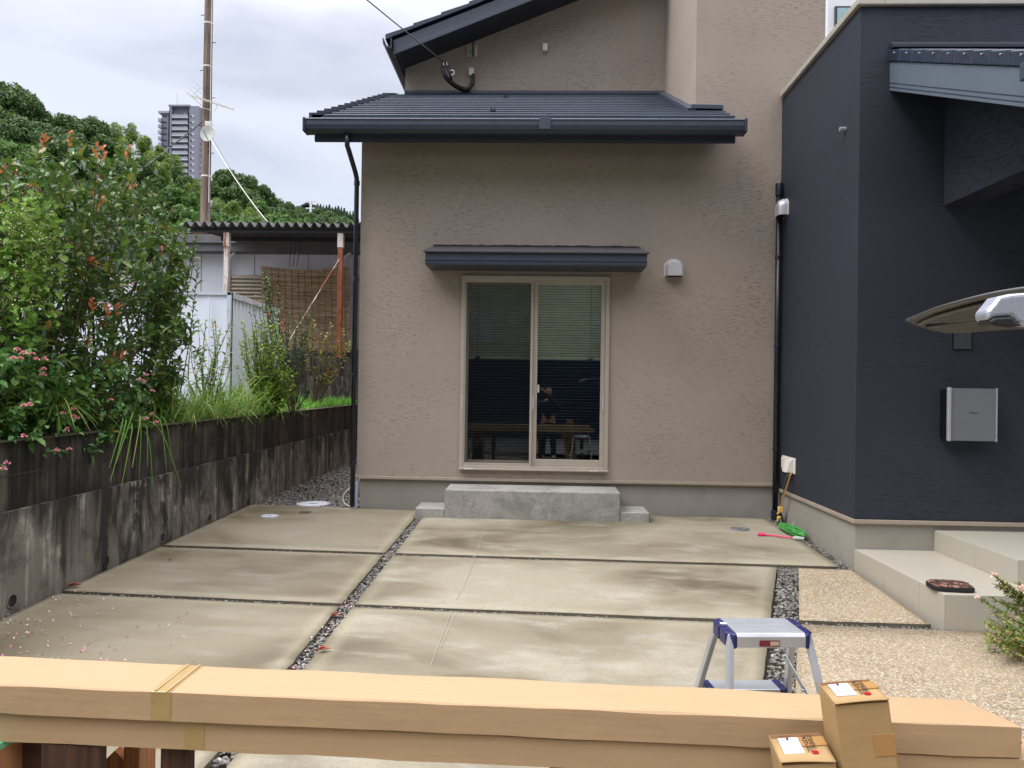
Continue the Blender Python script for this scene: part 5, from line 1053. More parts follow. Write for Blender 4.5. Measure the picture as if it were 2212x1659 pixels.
# ================================================================ THINGS ON THE DRIVE
def disc(name, label, px, py, wpx, mat, cat='drain cover', ring_=None, dz=.006, rad=None, p=None, group=None):
    p = p or gd(px, py); r_ = rad or wpx/2/F*p.y; t = thing(name, label, cat, (p.x, p.y, p.z), group); z = p.z
    MB().lathe((p.x, p.y, z), [(.002, dz-.001), (r_*.86, dz), (r_*.9, dz-.0015), (r_*.93, dz-.0015)], 40).build('lid', mat, t)
    m = MB(); base = 0
    n = 40; prof = [(r_*.93, -.01), (r_*.93, dz+.001), (r_*.99, dz+.001), (r_, -.01)]
    for rr, zz in prof:
        for k in range(n): a = 2*math.pi*k/n; m.v.append((p.x+rr*math.cos(a), p.y+rr*math.sin(a), z+zz))
    for i in range(3):
        for k in range(n): k2 = (k+1) % n; m.f.append((i*n+k, i*n+k2, (i+1)*n+k2, (i+1)*n+k))
    m.build('rim', ring_ or mat, t); MB().box(p.x-r_*.25, p.x+r_*.25, p.y-.006, p.y+.006, z+dz+.0001, z+dz+.003).build('grip', ring_ or M_EAVE, t); return t
M_LID = plain('pale_lid', S(206, 208, 214), .4, 0, .05); M_LIDM = plain('steel_lid', S(150, 156, 164), .35, .6, .1)
disc('drain_cover', 'round white drain cover on the far left slab', 583, 1115, 38, M_LID, group='round drain covers'); disc('drain_cover', 'round dark drain cover beside the white one on the far left slab', 659, 1107, 27, plain('dark_lid', S(70, 64, 52), .7), group='round drain covers')
disc('drain_cover', 'round steel drain cover on the far right slab near the downpipe', 1598, 1143, 40, M_LIDM, group='round drain covers')
disc('manhole_cover', 'large pale manhole cover in the gravel behind the slab edge', 650, 1092, 60, M_LID, 'manhole cover', p=Vector((-2.68, 8.98, -.025)), rad=.2)
# fallen leaves and petals
def fallen(px, py, L, ang, label, lift=.006):
    p = gd(px, py); lf = LF(); d = Vector((math.cos(ang), math.sin(ang), .05)); p.z += lift+.006; L *= .7; lf.leaf(p-d*L/2, d, ZZ, L, L*.42, .25, -.05); lf.leaf(p-d*L*.46+Vector((0, .01, .004)), d+Vector((0, .3, .1)), ZZ, L*.6, L*.3, .3, .0)
    o = lf.build('fallen_leaf', M_DEAD); tag(o, label, 'leaf', 'fallen red leaves'); return o
fallen(161, 1355-.0 if False else 1269, .15, .2, 'large dark red fallen leaf by the foot of the retaining wall'); fallen(724, 1331, .1, -.1, 'red fallen leaf on the gravel strip', .0); fallen(700, 1408, .12, .1, 'red fallen leaf on the concrete slab right of the gravel strip'); fallen(368, 1213, .06, .2, 'tiny brown leaf on the middle left slab'); fallen(777, 1088, .09, .4, 'brown leaf on the gravel by the left downpipe')
lf = LF(); rnd = random.Random(5)
for i in range(210):
    x = abs(rnd.gauss(0, 120)); y = rnd.uniform(1270, 1440)
    if i % 6 == 0: x = rnd.uniform(0, 420); y = rnd.uniform(1200, 1440)
    p = gd(x, y)
    if p.x < WX(p.y)+.03: continue
    p.z += .007; lf.leaf(p, rv(rnd)+Vector((0, 0, .2)), ZZ, rnd.uniform(.008, .02), .01, .2, 0)
tag(lf.build('petals', M_PETAL), 'scattered pink and white petals on the near left slabs', 'petals', kind='stuff')
lf = LF()
for i in range(60): p = gd(rnd.gauss(672, 22), rnd.uniform(1290, 1470)); p.x = rnd.uniform(LX, RXl); p.z += .0; lf.leaf(p, rv(rnd), ZZ, .014, .01, .2, 0)
tag(lf.build('petals', M_PETAL), 'few petals lying in the gravel strip', 'petals', kind='stuff')
# chalk scratches on the slab
m = MB()
for (xa, ya, xb, yb2) in ((1045, 1142, 1003, 1262), (1050, 1142, 1010, 1250), (975, 1320, 930, 1440), (985, 1322, 952, 1400), (1003, 1264, 985, 1295)):
    a, b = gd(xa, ya), gd(xb, yb2); d = (b-a).normalized().cross(ZZ)*.0016; a.z += .008; b.z += .006; n_ = 8
    for i in range(n_): p, q = a.lerp(b, i/n_), a.lerp(b, (i+.9)/n_); p.z = gz(p.x, p.y)+.0055; q.z = gz(q.x, q.y)+.0055; m.poly(p-d, q-d, q+d, p+d)
o = m.build('tyre_scratch', plain('pale_scratch', S(166, 160, 142), .7), fix=False); tag(o, 'thin pale double scratch line across the concrete slabs', 'scratch')
# ---------------- cords by the downpipe
ec = thing('extension_cord', 'coiled green extension cord lying on the gravel by the charcoal wing', 'cord', tuple(gd(1780, 1160)))
M_GC = plain('green_cord', S(64, 146, 66), .45, 0, .06, 40); M_OC = plain('orange_cord', S(214, 160, 90), .5, 0, .05); M_YEL = plain('yellow_plug', S(222, 178, 70), .45); M_PK = plain('pink_plug', S(226, 62, 112), .45, 0, .05)
q0 = gd(1752, 1165); rnd = random.Random(3); ctr = gd(1790, 1160)
e1, e2_ = gd(1686, 1141), gd(1738, 1165)
ax = (e2_-e1).normalized(); sd3 = ax.cross(ZZ); pts = []
for k in range(11):
    for j in range(8):
        t = j/8*2*math.pi; cx_ = .5+.5*math.cos(t)*rnd.uniform(.86, 1.05); c = e1.lerp(e2_, cx_)+sd3*(.055*math.sin(t)*rnd.uniform(.5, 1.3)); c.z = gz(c.x, c.y)+.012+.055*rnd.random()*(1-abs(cx_-.5)*1.2)+.005*k/2; pts.append(c)
MB().tube(smoothp(pts, 4), .0085, 6).build('green_coil', M_GC, ec, smooth=True)
a, b = gd(1650, 1158), gd(1712, 1166); a.z += .015; b.z += .02; MB().tube(smoothp([a, a.lerp(b, .5)+Vector((0, .01, .0)), b], 5), .008, 8).build('pink_lead', M_PK, ec, smooth=True)
MB().tube([a+Vector((-.06, 0, .004)), a+Vector((-.05, 0, .004)), a+Vector((-.01, 0, .0)), a+Vector((.03, 0, 0))], [.016, .02, .018, .009], 10).build('plug', M_PK, ec, smooth='auto')
b.z += .0; MB().tube([b, b+Vector((.03, -.01, 0)), b+Vector((.1, -.04, 0))], [.012, .02, .016], 10).build('socket', plain('clear_socket', S(176, 184, 178), .3), ec, smooth='auto')
oc2 = thing('orange_cord', 'orange and yellow cord hanging from the white outlet to the green coil', 'cord', tuple(aX(1705, 1010, XW)))
Xc = XW-.06; p1 = aX(1709, 1022, Xc); p2_ = aX(1686, 1094, Xc); p3 = aX(1682, 1106, Xc); p4 = aX(1690, 1138, Xc)
MB().tube(smoothp([p1, p1.lerp(p2_, .5), p2_], 4), .008, 8).build('cord', M_OC, oc2, smooth=True); MB().tube(smoothp([p2_, p2_.lerp(p3, .5)+Vector((-.01, 0, 0)), p3], 4), .009, 8).build('cord', M_BLACK, oc2, smooth=True)
MB().box(p2_.x-.03, p2_.x+.02, p2_.y-.03, p2_.y+.01, p2_.z-.06, p2_.z-.0).build('tag', plain('yellow_tag', S(222, 184, 110), .5), oc2, bevel=.006)
MB().tube([p3, p3.lerp(p4, .2), p3.lerp(p4, .8), p4], [.014, .03, .034, .026], 12).build('connector', M_BLACK, oc2, smooth='auto')
for t, r_ in ((.1, .027), (.85, .035)): c = p3.lerp(p4, t); MB().tube([c, p3.lerp(p4, t+.12)], r_, 12).build('yellow_band', M_YEL, oc2, smooth='auto')
c = p3.lerp(p4, .5); MB().box(c.x-.037, c.x+.01, c.y-.02, c.y+.02, c.z-.035, c.z+.035).build('yellow_patch', M_YEL, oc2, bevel=.012)
g1, g2 = aX(1706, 1024, Xc), aX(1693, 1062, Xc); MB().tube(smoothp([g1, aX(1696, 1034, Xc-.03), g2], 5), .004, 6).build('ground_wire', M_EAVE, oc2, smooth=True); g3 = aX(1691, 1066, Xc); MB().tube([g2, g3+Vector((0, 0, -.02))], [.012, .006], 8).build('green_clip', plain('clip_green', S(30, 120, 70), .5), oc2)
a = gd(1712, 1137); MB().tube(smoothp([a, a+Vector((.03, 0, .1)), a+Vector((.1, 0, .13)), a+Vector((.17, 0, .1))], 5), .004, 6).build('white_loop', M_WHITE, oc2, smooth=True)
wc = thing('white_cable', 'white cable loop at the foot of the left downpipe', 'cable', (-2.15, 8.7, 0)); MB().tube(smoothp([(-2.1, 8.66, .26), (-2.2, 8.7, .18), (-2.25, 8.72, .09), (-2.2, 8.7, .01), (-2.08, 8.68, .0)], 5), .01, 6).build('loop', M_WHITE, wc, smooth=True)
for i in range(3): MB().tube([(-2.075+i*.012, 8.60, .3), (-2.085+i*.012, 8.605, .14), (-2.09+i*.012, 8.61, .0)], .006, 5).build('strand', plain('bluish_white', S(190, 196, 220), .5), wc)
# ---------------- pouch on the step
c = aZ(2188-40-46 if False else 2051, 1272, z1); pc = thing('pouch', 'flat black zipped pouch with brown camouflage panels on the tiled step', 'bag', (c.x, c.y, z1))
def pouch_mat():
    n = N('camouflage_cloth'); a = n.noise(34, 3, .5); n.col(n.ramp(a, [(.0, S(58, 46, 42)), (.47, S(96, 66, 54)), (.56, S(142, 108, 94))], True)); n.set(.9, 0, .2); return n.m
a, b = aZ(2004, 1262, z1+.02), aZ(2104, 1283, z1); c0_ = aZ(2052, 1274, z1); L_, W_ = .27, .20; ang = math.radians(-6); Mx = Matrix.Translation((c0_.x+.01, c0_.y+.02, z1))@Matrix.Rotation(ang, 4, 'Z')
pr_ = []; m = MB(); n_ = 28; rings = [(1, .003), (1.0, .012), (1.02, .024), (.97, .036), (.85, .045), (.4, .050)]
for s_, z in rings:
    for k in range(n_):
        t = 2*math.pi*k/n_; cx_, sx_ = math.cos(t), math.sin(t); e = .45; x = math.copysign(abs(cx_)**e, cx_)*L_/2*s_; y = math.copysign(abs(sx_)**e, sx_)*W_/2*s_; m.v.append(tuple(Mx@Vector((x, y, z))))
for i in range(len(rings)-1):
    for k in range(n_): k2 = (k+1) % n_; m.f.append((i*n_+k, i*n_+k2, (i+1)*n_+k2, (i+1)*n_+k))
m.f.append(tuple((len(rings)-1)*n_+k for k in range(n_)))
cut = [f for f in m.f]; bm_, tm_ = MB(), MB(); bm_.v = m.v; tm_.v = m.v; bm_.f = cut[:n_*3]; tm_.f = cut[n_*3:]
bm_.build('side_band', plain('pouch_black', S(20, 20, 22), .8), pc, smooth=True); tm_.build('top_panel', pouch_mat(), pc, smooth=True)
MB().tube([Mx@Vector((-.12, -.02, .047)), Mx@Vector((0, -.005, .053)), Mx@Vector((.12, .0, .047))], .0035, 6).build('zip', M_BLACK, pc)
# ---------------- step stool
ss = thing('step_stool', 'aluminium folding step stool with navy plastic corners behind the long cartons', 'step stool', (.86, 2.87, -.2))
T = .523; SM = Matrix.Translation((.865, 2.882, 0))@Matrix.Rotation(math.radians(3.0), 4, 'Z'); SM = Matrix.Translation((.865, 2.882, 0))@Matrix.Rotation(math.atan2(.02, .256), 4, 'Z')
hw, hd = .128, .098
m = MB(); prf = [(-hd, T-.052), (-hd-.002, T-.012), (-hd+.008, T), (hd-.008, T), (hd+.002, T-.012), (hd, T-.045), (hd-.004, T-.045), (hd-.004, T-.01), (-hd+.004, T-.01), (-hd+.004, T-.052)]
m.prism([SM@Vector((-hw, y, z)) for y, z in prf], (SM.to_3x3()@Vector((2*hw, 0, 0)))); tp_ = m.build('top_step', M_ALU, ss, bevel=.003)
m = MB()
for k in range(11): y = -hd+.018+k*.016; m.box(-hw+.002, hw-.002, y, y+.002, T, T+.0012, SM)
m.build('grip_rib', M_ALU, tp_)
m = MB(); m.box(-hw-.024, -hw-.002, .01, .03, T+.0005, T+.0015, SM); m.build('white_sticker', M_PAPER, tp_)
m = MB(); m.box(-.045, .03, -hd-.0042, -hd-.0026, T-.046, T-.024, SM); lb = m.build('maker_label', M_REDLAB, tp_); m = MB(); m.box(-.006, .027, -hd-.0056, -hd-.0044, T-.042, T-.028, SM); m.build('label_panel', plain('tan_panel', S(190, 168, 140), .6), lb)
def leg(sx, sy, name='leg'):
    a = SM@Vector((sx*(hw+.018), sy*(hd-.03), T-.012)); e = SM@Vector((sx*(hw+.018+.085), sy*(hd+.24), 0)); e.z = gz(e.x, e.y)+.02; up = SM.to_3x3()@Vector((0, 1, 0))
    m = MB(); m.bar(a, e, .022 if True else .03, .034, up=SM.to_3x3()@Vector((0, 1, 0))); o = m.build(name, M_ALU, ss, bevel=.004)
    m = MB(); d = (a-e).normalized(); m.bar(e-d*.02, e+d*.05, .028, .04, up=up); m.build('foot', M_NAVYPL, o, bevel=.006); return a, e, o
Ls = {(sx, sy): leg(sx, sy) for sx in (-1, 1) for sy in (-1, 1)}
for sx in (-1, 1):
    for sy in (-1, 1):
        m = MB(); x0, x1 = (hw, hw+.03) if sx > 0 else (-hw-.03, -hw)
        P0 = [(sx*hw, sy*(hd+.003)), (sx*(hw+.012), sy*(hd+.003)), (sx*(hw+.036), sy*(hd-.03)), (sx*(hw+.036), sy*.006), (sx*hw, sy*.006)]
        if sx*sy < 0: P0.reverse()
        m.prism([SM@Vector((x, y, T-.056)) for x, y in P0], (0, 0, .054)); m.build('corner_cap', M_NAVYPL, tp_, bevel=.007, seg=3)
    a, e, _ = Ls[(sx, 1)]; m = MB()
a, e, o = Ls[(1, -1)]; a2, e2q, _ = Ls[(1, 1)]; p, q = a.lerp(e, .42), a2.lerp(e2q, .22); mid = p.lerp(q, .5)+Vector((.0, 0, .0))
m = MB(); m.bar(p+Vector((-.016, 0, 0)), mid+Vector((-.016, 0, .008)), .006, .014); m.bar(mid+Vector((-.02, 0, .008)), q+Vector((-.016, 0, 0)), .006, .016); m.build('folding_stay', plain('zinc', S(170, 178, 178), .35, .7), ss, bevel=.002); 
for c in (p, mid, q): MB().tube([c+Vector((-.026, 0, 0)), c+Vector((-.014, 0, 0))], .007, 10).build('rivet', M_SILV, ss)
zl2 = .228; fr = (T-zl2)/(T+.2)
for sy in (1, -1):
    y0 = sy*(hd-.03+fr*.27); x_ = hw+.018+fr*.085-.02; m = MB(); m.box(-x_+.03, x_-.03, y0-.05, y0+.05, zl2-.03, zl2, SM); s3 = m.build('lower_step', M_ALU, ss, bevel=.004)
    for sx in (-1, 1): m = MB(); m.box(min(sx*(x_-.03), sx*x_), max(sx*(x_-.03), sx*x_), y0-.052, y0+.052, zl2-.034, zl2+.002, SM); m.build('step_cap', M_NAVYPL, s3, bevel=.006)
# ---------------- long cartons on sawhorses
zt1 = .66; th = .071; P = lambda x, y, z: aZ(x, y, z)
def longbox(name, label, zt, c4, tapes, wave):
    nl, nr_, fr_, fl_ = c4; t = thing(name, label, 'carton', (0, 1.8, zt-th)); m = MB(); n = 40; rr = random.Random(wave)
    def ed(a, b, u, z, k): p = a.lerp(b, u); p.z = z; w_ = .0026*noise.noise(Vector((p.x*5, k*7.3, wave)))+.0012*noise.noise(Vector((p.x*19, k, wave))); p.z += w_; p.y += w_*.8; return p
    rows_ = [(nl, nr_, zt-th), (nl, nr_, zt-th*.5), (nl, nr_, zt-.0025), (nl+Vector((0, .003, 0)), nr_+Vector((0, .003, 0)), zt), (nl.lerp(fl_, .5), nr_.lerp(fr_, .5), zt+.001), (fl_, fr_, zt), (fl_, fr_, zt-th)]
    for k, (a, b, z) in enumerate(rows_):
        for i in range(n+1): m.v.append(tuple(ed(a, b, i/n, z, k)))
    R_ = len(rows_)
    for k in range(R_):
        k2 = (k+1) % R_
        for i in range(n): m.f.append((k*(n+1)+i, k*(n+1)+i+1, k2*(n+1)+i+1, k2*(n+1)+i))
    m.f.append(tuple(k*(n+1)+n for k in range(R_))); m.f.append(tuple(k*(n+1) for k in reversed(range(R_))))
    b_ = m.build('box', M_CARD, t, smooth=True); md = b_.modifiers.new('split', 'EDGE_SPLIT'); md.split_angle = math.radians(28)
    for (u, w_, top, sk) in tapes:
        du = w_/(nr_-nl).length; m = MB()
        def strip(u0, u1):
            seq = []
            for k, (a, b, z) in enumerate(rows_[:6 if top else 4]): seq.append((k, a, b, z))
            for (k, a, b, z), (k2, a2, b2, z2) in zip(seq, seq[1:]):
                o1 = Vector((0, -.0009, .0009)); m.poly(ed(a, b, u0+sk*max(0, k-3), z, k)+o1, ed(a, b, u1+sk*max(0, k-3), z, k)+o1, ed(a2, b2, u1+sk*max(0, k2-3), z2, k2)+o1, ed(a2, b2, u0+sk*max(0, k2-3), z2, k2)+o1)
        strip(u-du/2, u+du/2); m.build('tape', M_TAPE, t, fix=False)
        if top:
            m = MB()
            for q_ in (-.30, .30):
                a, b = nl.lerp(nr_, u+du*q_), fl_.lerp(fr_, u+sk*2+du*q_); a.z = b.z = zt+.0028; dd = Vector((.003, 0, 0)); m.poly(a-dd, a+dd, b+dd, b-dd)
            m.build('tape_edge', M_TAPEC, t, fix=False)
    m = MB(); c_ = nr_+Vector((.0012, 0, 0)); d_ = fr_+Vector((.0012, 0, 0)); m.poly((c_.x, c_.y, zt-th*.52), (d_.x, d_.y, zt-th*.52), (d_.x, d_.y, zt-th*.47), (c_.x, c_.y, zt-th*.47)); m.build('end_flap_gap', M_CARDGAP, t, fix=False)
    return t
c4 = [P(-420, 1462, zt1), P(2207.6, 1571, zt1), P(2083, 1513, zt1), P(-420, 1399, zt1)]
ul_ = (P(352, 1491, zt1)-c4[0]).length/(c4[1]-c4[0]).length; uf_ = (P(425, 1433, zt1)-c4[3]).length/(c4[2]-c4[3]).length; SK = (uf_-ul_)/2
longbox('long_carton', 'upper of two long flat cardboard cartons laid across the foreground', zt1, c4, [(ul_, .05, True, SK)], 1)
zt2 = zt1-th-.002; c5 = [P(-420, 1519, zt2), P(2300, 1644, zt2), P(2200, 1590, zt2), P(-420, 1450, zt2)]
for v in c5[:2]: v.z = zt2
for i in (2, 3): c5[i] = Vector((c5[i].x, c4[i].y-.004, zt2))
ul2 = (P(418, 1560, zt2)-c5[0]).length/(c5[1]-c5[0]).length
longbox('long_carton', 'lower long cardboard carton directly under the upper one', zt2, c5, [(ul2, .05, False, 0)], 5)
zs_ = zt2-th-.002
def board(m, x0, x1, Y, z0, z1, dep=.035): a, b = aY(x0, 1640, Y), aY(x1, 1640, Y); m.box(a.x, b.x, Y, Y+dep, z0, z1)
sh = thing('sawhorse', 'wooden sawhorse with a green painted rail under the left end of the cartons', 'sawhorse', (-1.25, 1.8, -.25))
GZ = gz(-1.2, 1.9)
a, b = P(27, 1592, zs_), P(-60, 1638, zs_); rd = Vector((a.x-.0, 1.95, zs_)); 
dr_ = (b-a); s0 = a-dr_*1.2; s1 = a+dr_*1.6
MB().hexa([s1+Vector((-.05, 0, -.016)), s1+Vector((0, 0, -.016)), s0+Vector((0, 0, -.016)), s0+Vector((-.05, 0, -.016))], [s1+Vector((-.05, 0, 0)), s1, s0, s0+Vector((-.05, 0, 0))]).build('rail', M_GREEN, sh)
m = MB(); w_ = .018; q = lambda p, z: (p.x-.002, p.y, z)
m.prism([q(s1, zs_-.017), q(s0, zs_-.017), q(s0, zs_-.2), q(a+dr_*.25, zs_-.2), q(s1, zs_-.24)], (-w_, 0, 0)); m.build('side_board', M_WOOD, sh)
m = MB(); board(m, 88, 214, 1.82, GZ, zs_-.001); m.build('leg', M_WOODD, sh, bevel=.003); m = MB(); board(m, 40, 140, 1.88, GZ, zs_-.001, .03); m.build('leg', M_WOODD, sh, bevel=.003)
sh2 = thing('sawhorse', 'second wooden sawhorse with a pale leg and a dark leg left of the gravel strip', 'sawhorse', (-.95, 1.9, -.25))
m = MB(); board(m, 266, 301, 2.0, GZ, zs_-.001, .09); m.build('leg', M_WOOD, sh2, bevel=.003); m = MB(); board(m, 346, 410, 1.83, GZ, zs_-.001, .03); m.build('leg', M_WOODD, sh2, bevel=.003)
a, b = aY(268, 1630, 2.02), aY(225, 1672, 2.02); m = MB(); m.bar(a, b+(b-a)*1.5, .03, .05); m.build('brace', M_WOOD, sh2)
sh3 = thing('sawhorse', 'dark wooden sawhorse under the middle of the long cartons', 'sawhorse', (.1, 1.85, -.3)); m = MB(); board(m, 1189, 1257, 1.82, gz(.1, 1.8), zs_-.001, .04); m.build('leg', M_WOODD, sh3, bevel=.003); m = MB(); board(m, 1195, 1262, 1.95, gz(.1, 1.8), zs_-.05, .04); m.build('leg', M_WOODD, sh3, bevel=.003); m = MB(); board(m, 1189, 1250, 1.861, zs_-.09, zs_-.002, .088); m.build('rail', M_WOODD, sh3)
sh4 = thing('sawhorse', 'wooden sawhorse under the right end of the long cartons', 'sawhorse', (.95, 1.85, -.35)); m = MB(); m.box(.9, .97, 1.77, 1.8, gz(.9, 1.8), zs_-.001); m.build('leg', M_WOODD, sh4); m = MB(); m.box(.9, .97, 1.86, 1.89, gz(.9, 1.8), zs_-.001); m.build('leg', M_WOODD, sh4)
# ---------------- small cartons leaning against them
def carton(label, o, ry, rz, w_, d_, length, extra):
    M = Matrix.Translation(o)@Matrix.Rotation(rz, 4, 'Z')@Matrix.Rotation(ry, 4, 'Y'); t = thing('small_carton', label, 'carton', tuple(o), 'small cartons standing in front of the long ones')
    m = MB(); g_ = .0035; m.box(0, w_, .003, d_, -length, -g_, M); b_ = m.build('box', M_CARD2, t, bevel=.0025)
    m = MB(); m.box(.002, w_-.002, .0035, d_-.002, -g_-.002, -.0005, M); m.build('dark_gap', M_CARDGAP, b_)  # filler strip, its dark colour standing in for shade under the lid
    m = MB(); nn = 12
    for i in range(nn+1):
        u = i/nn; lift = .0035*math.sin(u*2.6+extra)*(1 if extra else .6)
        for y, z in ((-.001, .0025+lift), (d_*.4, .002), (d_, .0)): m.v.append(tuple(M@Vector((u*w_, y, z-.001))))
    for i in range(nn):
        for j in range(2): a = i*3+j; m.f.append((a, a+1, a+4, a+3))
    lid = m.build('lid', M_CARD2, t, smooth=True); sm_ = lid.modifiers.new('solid', 'SOLIDIFY'); sm_.thickness = .0022; sm_.offset = -1
    Z = .0042
    def rect(u0, u1, v0, v1, z, mat, name, par):
        return MB().poly(*[M@Vector((u*w_, v*d_, z)) for u, v in ((u0, v0), (u1, v0), (u1, v1), (u0, v1))]).build(name, mat, par, fix=False)
    m = MB(); m.box(.53*w_, w_+.0006, .5*d_, .8*d_, Z-.003, Z-.0006, M); m.box(w_, w_+.0008, .5*d_, .8*d_, -.07, Z-.0006, M); m.build('top_tape', M_TAPE2, lid)
    m = MB(); m.box(.14*w_, .515*w_, .27*d_, .79*d_, Z-.002, Z, M); lb = m.build('shipping_label', M_PAPER, lid)
    rect(.165, .27, .68, .765, Z+.0003, M_GREYINK, 'print', lb); rect(.285, .335, .69, .785, Z+.0003, M_INK, 'print', lb)
    m = MB(); rr = random.Random(extra)
    for k in range(16): v = .36+k*.018; uu = .215; m.poly(*[M@Vector((u*w_, vv*d_, Z+.0003)) for u, vv in ((uu, v), (uu+.045, v), (uu+.045, v+.009), (uu, v+.009))])
    for k in range(9):
        v = .32+k*.045
        for u_ in (.29, .36, .42, .465): 
            if rr.random() < .6: l_ = rr.uniform(.015, .04); m.poly(*[M@Vector((u*w_, vv*d_, Z+.0003)) for u, vv in ((u_, v), (u_+.008, v), (u_+.008, v+l_), (u_, v+l_))])
    m.build('print', M_GREYINK, lb, fix=False)
    R90 = Matrix.Rotation(-math.pi/2, 4, 'Z')
    text('(TSSHDA)', .0145, M@Matrix.Translation((.735*w_, .62*d_, Z))@R90, M_INK, lid, ext=.0002); text('MQD5-SDZ', .0145, M@Matrix.Translation((.63*w_, .56*d_, Z))@R90, M_INK, lid, ext=.0002)
    text('24 6 08', .008, M@Matrix.Translation((.28*w_, .92*d_, Z-.0012))@Matrix.Rotation(0, 4, 'Z'), M_INKF, lid, ext=.0002)
    m = MB(); m.lathe(M@Vector((.71*w_, .27*d_, Z)), [(.001, .0), (.0072, .0)], 24, M.to_3x3()); m.f = m.f[-1:] if False else m.f; m.build('red_sticker', M_RED, lid)
    m = MB(); m.box(.62*w_, w_+.001, -.0002+.0022, .004, -.115, -.07, M); m.build('front_tape', M_TAPE2, b_)
    return t
carton('taller small carton leaning against the long cartons, shipping label on its lid', Vector((.6296, 1.5884, .7603)), -.1366, -.0701, .11, .116, .95, 0)
carton('shorter small carton at the bottom edge with a bulging lid and shipping label', Vector((.5192, 1.5846, .6345)), -.1366, -.1108, .11, .1335, .84, 1)
# ---------------- car with raised tailgate at the right edge
car = thing('parked_car', 'grey car with its tailgate raised at the right edge, only the tailgate in view', 'car', (2.0, 2, -.3))
M_CARP = plain('car_grey', S(84, 83, 82), .35, .4, .03, 2); M_CARI = plain('tailgate_inner', S(40, 39, 37), .55, 0, .05, 4); M_CARS = plain('silver_garnish', S(176, 180, 192), .28, .55, .05, 8)
B_ = [(1960, 695, 2.15), (1974, 702, 2.25), (2009, 713, 2.38), (2043, 720, 2.44), (2090, 719, 2.46), (2138, 715.5, 2.46), (2212, 711, 2.46), (2330, 704, 2.46)]
T_ = [(1960, 693, 2.13), (1985, 683, 2.0), (2025, 668, 1.86), (2085, 651, 1.74), (2149, 636, 1.66), (2212, 626, 1.6), (2270, 618, 1.56), (2330, 611, 1.52)]
bot = [aY(*b) for b in B_]; top = [aY(*b) for b in T_]
m = MB(); n_ = len(bot); K = 8; up_ = Vector((.0, 0, .02))
for lay in (0, 1):
    for i in range(n_):
        for k in range(K+1):
            t = k/K; p = top[i].lerp(bot[i], t); arch = 0; rim = 0
            if lay == 0: inn = 1 if (0 < k < K and i > 0) else 0; p.z += arch+inn*.006
            else: p.z += .005; p.x -= .004
            m.v.append(tuple(p))
for lay in (0, 1):
    o_ = lay*n_*(K+1)
    for i in range(n_-1):
        for k in range(K): a = o_+i*(K+1)+k; m.f.append((a, a+1, a+K+2, a+K+1))
o_ = n_*(K+1)
for i in range(n_-1):
    for k in (0, K): a = i*(K+1)+k; b = a+K+1; m.f.append((a, b, o_+b, o_+a))
for k in range(K): m.f.append((k, k+1, o_+k+1, o_+k))
tg = m.build('tailgate', M_CARI, car, smooth='auto')
rl = [aY(1985, 700, 2.2), aY(2003, 690, 2.1), aY(2030, 680, 1.98), aY(2090, 663, 1.84), aY(2150, 650, 1.76), aY(2240, 636, 1.68)]; MB().tube(smoothp(rl), .006, 6).build('inner_rib', M_CARP, tg, smooth=True)
rl = [aY(2003, 706, 2.28), aY(2040, 700, 2.22), aY(2090, 693, 2.2), aY(2150, 686, 2.18), aY(2240, 680, 2.16)]; MB().tube(smoothp(rl), .007, 6).build('inner_rib', M_CARP, tg, smooth=True)
MB().tube(smoothp([t_+Vector((0, 0, .002)) for t_ in top]), .005, 8).build('edge_seal', M_CARP, tg, smooth=True)
gpt = lambda x, y, d=1.52: aY(x, y, d)
m = MB(); o1 = [gpt(2136, 694), gpt(2133, 672), gpt(2148, 656), gpt(2160, 640), gpt(2185, 634), gpt(2260, 628), gpt(2260, 704), gpt(2212, 702), gpt(2196, 696), gpt(2186, 684), gpt(2150, 686)]
m.prism(o1, (0, .05, 0)); m.build('garnish', M_CARS, tg, bevel=.01, seg=3)
m = MB(); o1 = [gpt(2140, 694, 1.515), gpt(2150, 686, 1.515), gpt(2186, 684, 1.515), gpt(2196, 696, 1.515), gpt(2212, 702, 1.515), gpt(2180, 708, 1.515), gpt(2148, 704, 1.515)]; m.prism(o1, (0, .05, 0)); m.build('handle_recess', M_BLACK, tg, bevel=.004)
m = MB(); zc = -.32
prf = [(2.0, .3), (1.98, .75), (2.1, .95), (2.22, 1.62), (2.4, 1.78), (4.3, 1.8), (4.75, 1.5), (5.1, 1.1), (5.35, 1.0), (5.4, .35)]
m.prism([(x, 1.15, z+zc) for x, z in prf], (0, 1.45, 0)); bd = m.build('body', M_CARP, car, bevel=.06, seg=3)
for x in (2.65, 4.75):
    for y in (1.13, 2.5): c = Vector((x, y, .28+zc)); w_ = MB().lathe(c, [(.16, 0), (.27, .0), (.285, .02), (.285, .13), (.27, .15), (.16, .15)], 28, Matrix.Rotation(-math.pi/2, 3, 'X')).build('wheel', M_BLACK, car); MB().lathe(c+Vector((0, -.004, 0)), [(.02, 0), (.15, .0), (.17, .02), (.17, .1)], 20, Matrix.Rotation(-math.pi/2, 3, 'X')).build('rim', M_ALU, w_)
MB().box(2.5, 4.2, 1.146, 2.604, 1.08+zc, 1.55+zc).build('side_window', plain('car_glass', S(30, 34, 38), .1), bd, bevel=.02)
